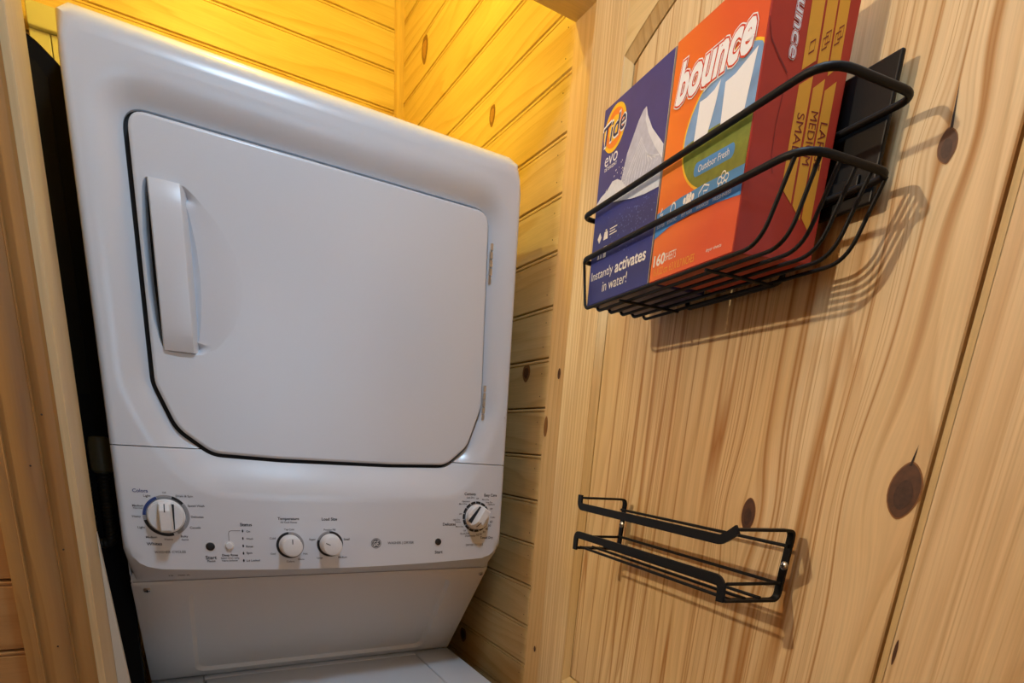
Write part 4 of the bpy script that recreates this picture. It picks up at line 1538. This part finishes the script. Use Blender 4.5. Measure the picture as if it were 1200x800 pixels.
# front bars (flat side facing the room)
up = fillet([d3(0.2435, RN1, -0.0570), d3(0.2435, RN1, -0.0735), d3(0.5370, RN1, -0.0745), d3(0.5470, RN1, -0.0690), d3(0.5580, RN1, -0.0610)], [0, 0.008, 0.012, 0.02, 0], 6)
mk('front_bar', *flatbar(up, 0.0050, 0.0014), 'black_wire', RK, smooth=True, angle=40)
lo_ = fillet([d3(0.2420, RN1, -0.1375), d3(0.2420, RN1, -0.1145), d3(0.5430, RN1, -0.1145), d3(0.5500, RN1, -0.1200), d3(0.5510, RN1, -0.1370)], [0, 0.008, 0.010, 0.008, 0], 6)
mk('front_bar', *flatbar(lo_, 0.0050, 0.0014), 'black_wire', RK, smooth=True, angle=40)
for n in (0.071, 0.050, 0.029):
    mk('bottom_wire', *tube([d3(0.2440, n, -0.1335), d3(0.5555, n, -0.1335)], thin), 'black_wire', RK, smooth=True, angle=60)
for z in (-0.0765, -0.1170):
    mk('back_wire', *tube([d3(0.2450, RN0 + 0.0025, z), d3(0.5590, RN0 + 0.0025, z - 0.001)], thin), 'black_wire', RK, smooth=True, angle=60)

# ------------------------------------------------------------------ things in the narrow gap left of the machine
BP = Root('black_panel', (-0.14, 1.24, 0.0), label='tall black flat panel with rounded top in the gap left of the machine', cat='panel')
pr_ = fillet([(-0.196, -CZ, 0), (-0.196, 0.520, 0), (-0.120, 0.512, 0), (-0.083, 0.480, 0), (-0.083, -CZ, 0)], [0, 0.004, 0.05, 0.03, 0], 7)  # panel carried down to the floor to black out the lit wall behind
mk('frame', *loft([[(p.x, 1.235, p.y + CZ) for p in pr_], [(p.x, 1.262, p.y + CZ) for p in pr_]], True, True, True), 'black_panel', BP)
pi = [(-0.180, 0.04), (-0.180, 0.488), (-0.118, 0.482), (-0.106, 0.465), (-0.106, 0.04)]
mk('insert', *loft([[(x, 1.2335, z + CZ) for x, z in pi], [(x, 1.237, z + CZ) for x, z in pi]], True, True, True), 'dark_olive', BP)
HS = Root('drain_hose', (-0.115, 1.22, -0.20 + CZ), label='dark corrugated hose with grey-olive collar hanging beside the machine', cat='hose')
mk('collar', *lathe((-0.103, 1.225, -0.085 + CZ), (0, 0, 1), [(0.012, 0.0), (0.016, 0.004), (0.017, 0.045), (0.014, 0.058), (0.008, 0.060)], 24), 'olive_cap', HS, smooth=True)
path = fillet([(-0.103, 1.225, -0.083 + CZ), (-0.103, 1.222, -0.205 + CZ), (-0.128, 1.222, -0.205 + CZ), (-0.130, 1.225, -0.08 + CZ)], 0.012, 8)
dense = []
for a, c in zip(path, path[1:]):
    n = max(1, int((c - a).length / 0.002))
    for k in range(n):
        dense.append(a.lerp(c, k / n))
dense.append(path[-1])
hv, hf = tube(dense, 0.009, n=14)
for i in range(len(dense)):
    sc = 1.0 + (0.14 if i % 3 == 0 else -0.05)
    c = dense[i]
    for j in range(14):
        q_ = Vector(hv[i * 14 + j])
        hv[i * 14 + j] = tuple(c + (q_ - c) * sc)
mk('hose_tube', hv, hf, 'hose_dark', HS, smooth=True)
UC = Root('wall_cover', (XL, YB, 0), label='cream painted utility cover in the back left closet corner', cat='cover')
mk('ledge', *box(XL + 0.012, -0.125, YB - 0.060, YB - 0.004, 0.815 + CZ, 0.860 + CZ, 0.003), 'cream_paint', UC)
mk('cover_board', *box(XL + 0.012, -0.1505, YB - 0.048, YB - 0.004, 0.02, 0.814 + CZ, 0.002), 'cream_paint', UC)
mk('cover_board', *box(-0.1490, -0.125, YB - 0.048, YB - 0.004, 0.02, 0.814 + CZ, 0.002), 'cream_paint', UC)
WS = [(-0.1065, -0.16), (-0.0905, -0.405), (-0.0600, -0.90), (-0.1065, -0.90)]
struct('pale_wedge', *loft([[(x, 1.050, z + CZ) for x, z in WS], [(x, YJ - 0.001, z + CZ) for x, z in WS]], True, True, True), 'plaster')  # plain pale wedge along the lower left jamb

# ------------------------------------------------------------------ lamps, all out of view; the last one is an added fill
emat('glow_warm', (1.0, 0.62, 0.16), 4.0)
emat('glow_cool', (0.85, 0.92, 1.0), 6.0)
emat('glow_soft', (1.0, 0.80, 0.55), 2.0)
CL = Root('closet_lamp', (0.20, 1.33, ZC + CZ), label='warm bulb lamp on the closet ceiling behind the header', cat='lamp')
mk('lamp_base', *lathe((0.20, 1.33, ZC + CZ), (0, 0, -1), [(0.055, 0.0), (0.055, 0.02), (0.02, 0.03)], 24), 'shade_glass', CL, smooth=True)
mk('bulb', *lathe((0.20, 1.33, ZC + CZ), (0, 0, -1), [(0.012, 0.028), (0.020, 0.04), (0.026, 0.055), (0.020, 0.070), (0.006, 0.076)], 20), 'glow_warm', CL, smooth=True)
lamp('closet_light', 'POINT', (0.20, 1.33, ZC - 0.11), CLOSET_W, CLOSET_C, CL.e, shadow_soft_size=0.03)
RL = Root('ceiling_lamp', (0.26, 0.32, ZC + CZ), label='cool white round ceiling lamp in the room', cat='lamp')
mk('lamp_rim', *lathe((0.26, 0.32, ZC - 0.16 + CZ), (0, 0, -1), [(0.16, 0.0), (0.16, 0.03), (0.15, 0.035), (0.145, 0.03)], 40), 'shade_glass', RL, smooth=True)
mk('diffuser', *lathe((0.26, 0.32, ZC - 0.16 + CZ), (0, 0, -1), [(0.145, 0.028), (0.14, 0.036), (0.07, 0.042)], 40), 'glow_cool', RL, smooth=True)
mk('lamp_stem', *lathe((0.26, 0.32, ZC + CZ), (0, 0, -1), [(0.05, 0.0), (0.05, 0.015), (0.012, 0.02), (0.012, 0.165)], 20), 'shade_glass', RL, smooth=True)
la = lamp('ceiling_light', 'AREA', (0.26, 0.32, ZC - 0.21), CEIL_W, CEIL_C, RL.e, shape='DISK', size=0.16)
WSC = Root('wall_sconce', (-0.72, YF, 0.52 + CZ), label='warm wall sconce left of the closet opening', cat='lamp')
mk('wall_mount', *lathe((-0.72, YF, 0.50 + CZ), (0, -1, 0), [(0.05, 0.0), (0.05, 0.015), (0.015, 0.02), (0.012, 0.10)], 24), 'shade_glass', WSC, smooth=True)
mk('bulb', *lathe((-0.72, YF - 0.12, 0.49 + CZ), (0, 0, 1), [(0.010, 0.0), (0.022, 0.02), (0.026, 0.035), (0.018, 0.05), (0.005, 0.056)], 20), 'glow_soft', WSC, smooth=True)
lamp('sconce_light', 'POINT', (-0.72, YF - 0.13, 0.58), SCONCE_W, SCONCE_C, WSC.e, shadow_soft_size=0.015)

FLM = Root('fill_lamp', (-1.70, 0.10, 0.0), label='added warm fill lamp with round paper shade, unseen, beside the west wall', cat='lamp')  # added unseen lamp, warm soft fill for the open door
mk('base', *lathe((-1.70, 0.10, 0.0), (0, 0, 1), [(0.14, 0.0), (0.14, 0.02), (0.02, 0.03)], 28), 'black_plate', FLM, smooth=True)
mk('pole', *lathe((-1.70, 0.10, 0.0), (0, 0, 1), [(0.012, 0.02), (0.012, CZ - 0.10)], 12), 'black_plate', FLM, smooth=True)
mk('shade', *lathe((-1.70, 0.10, CZ), (0, 0, 1), [(0.17, -0.13), (0.155, 0.27), (0.150, 0.27), (0.165, -0.13)], 36), 'glow_soft', FLM, smooth=True)
lamp('fill_lamp_light', 'POINT', (-1.70, 0.10, 0.07), FILL_LAMP_W, SCONCE_C, FLM.e, shadow_soft_size=0.15)
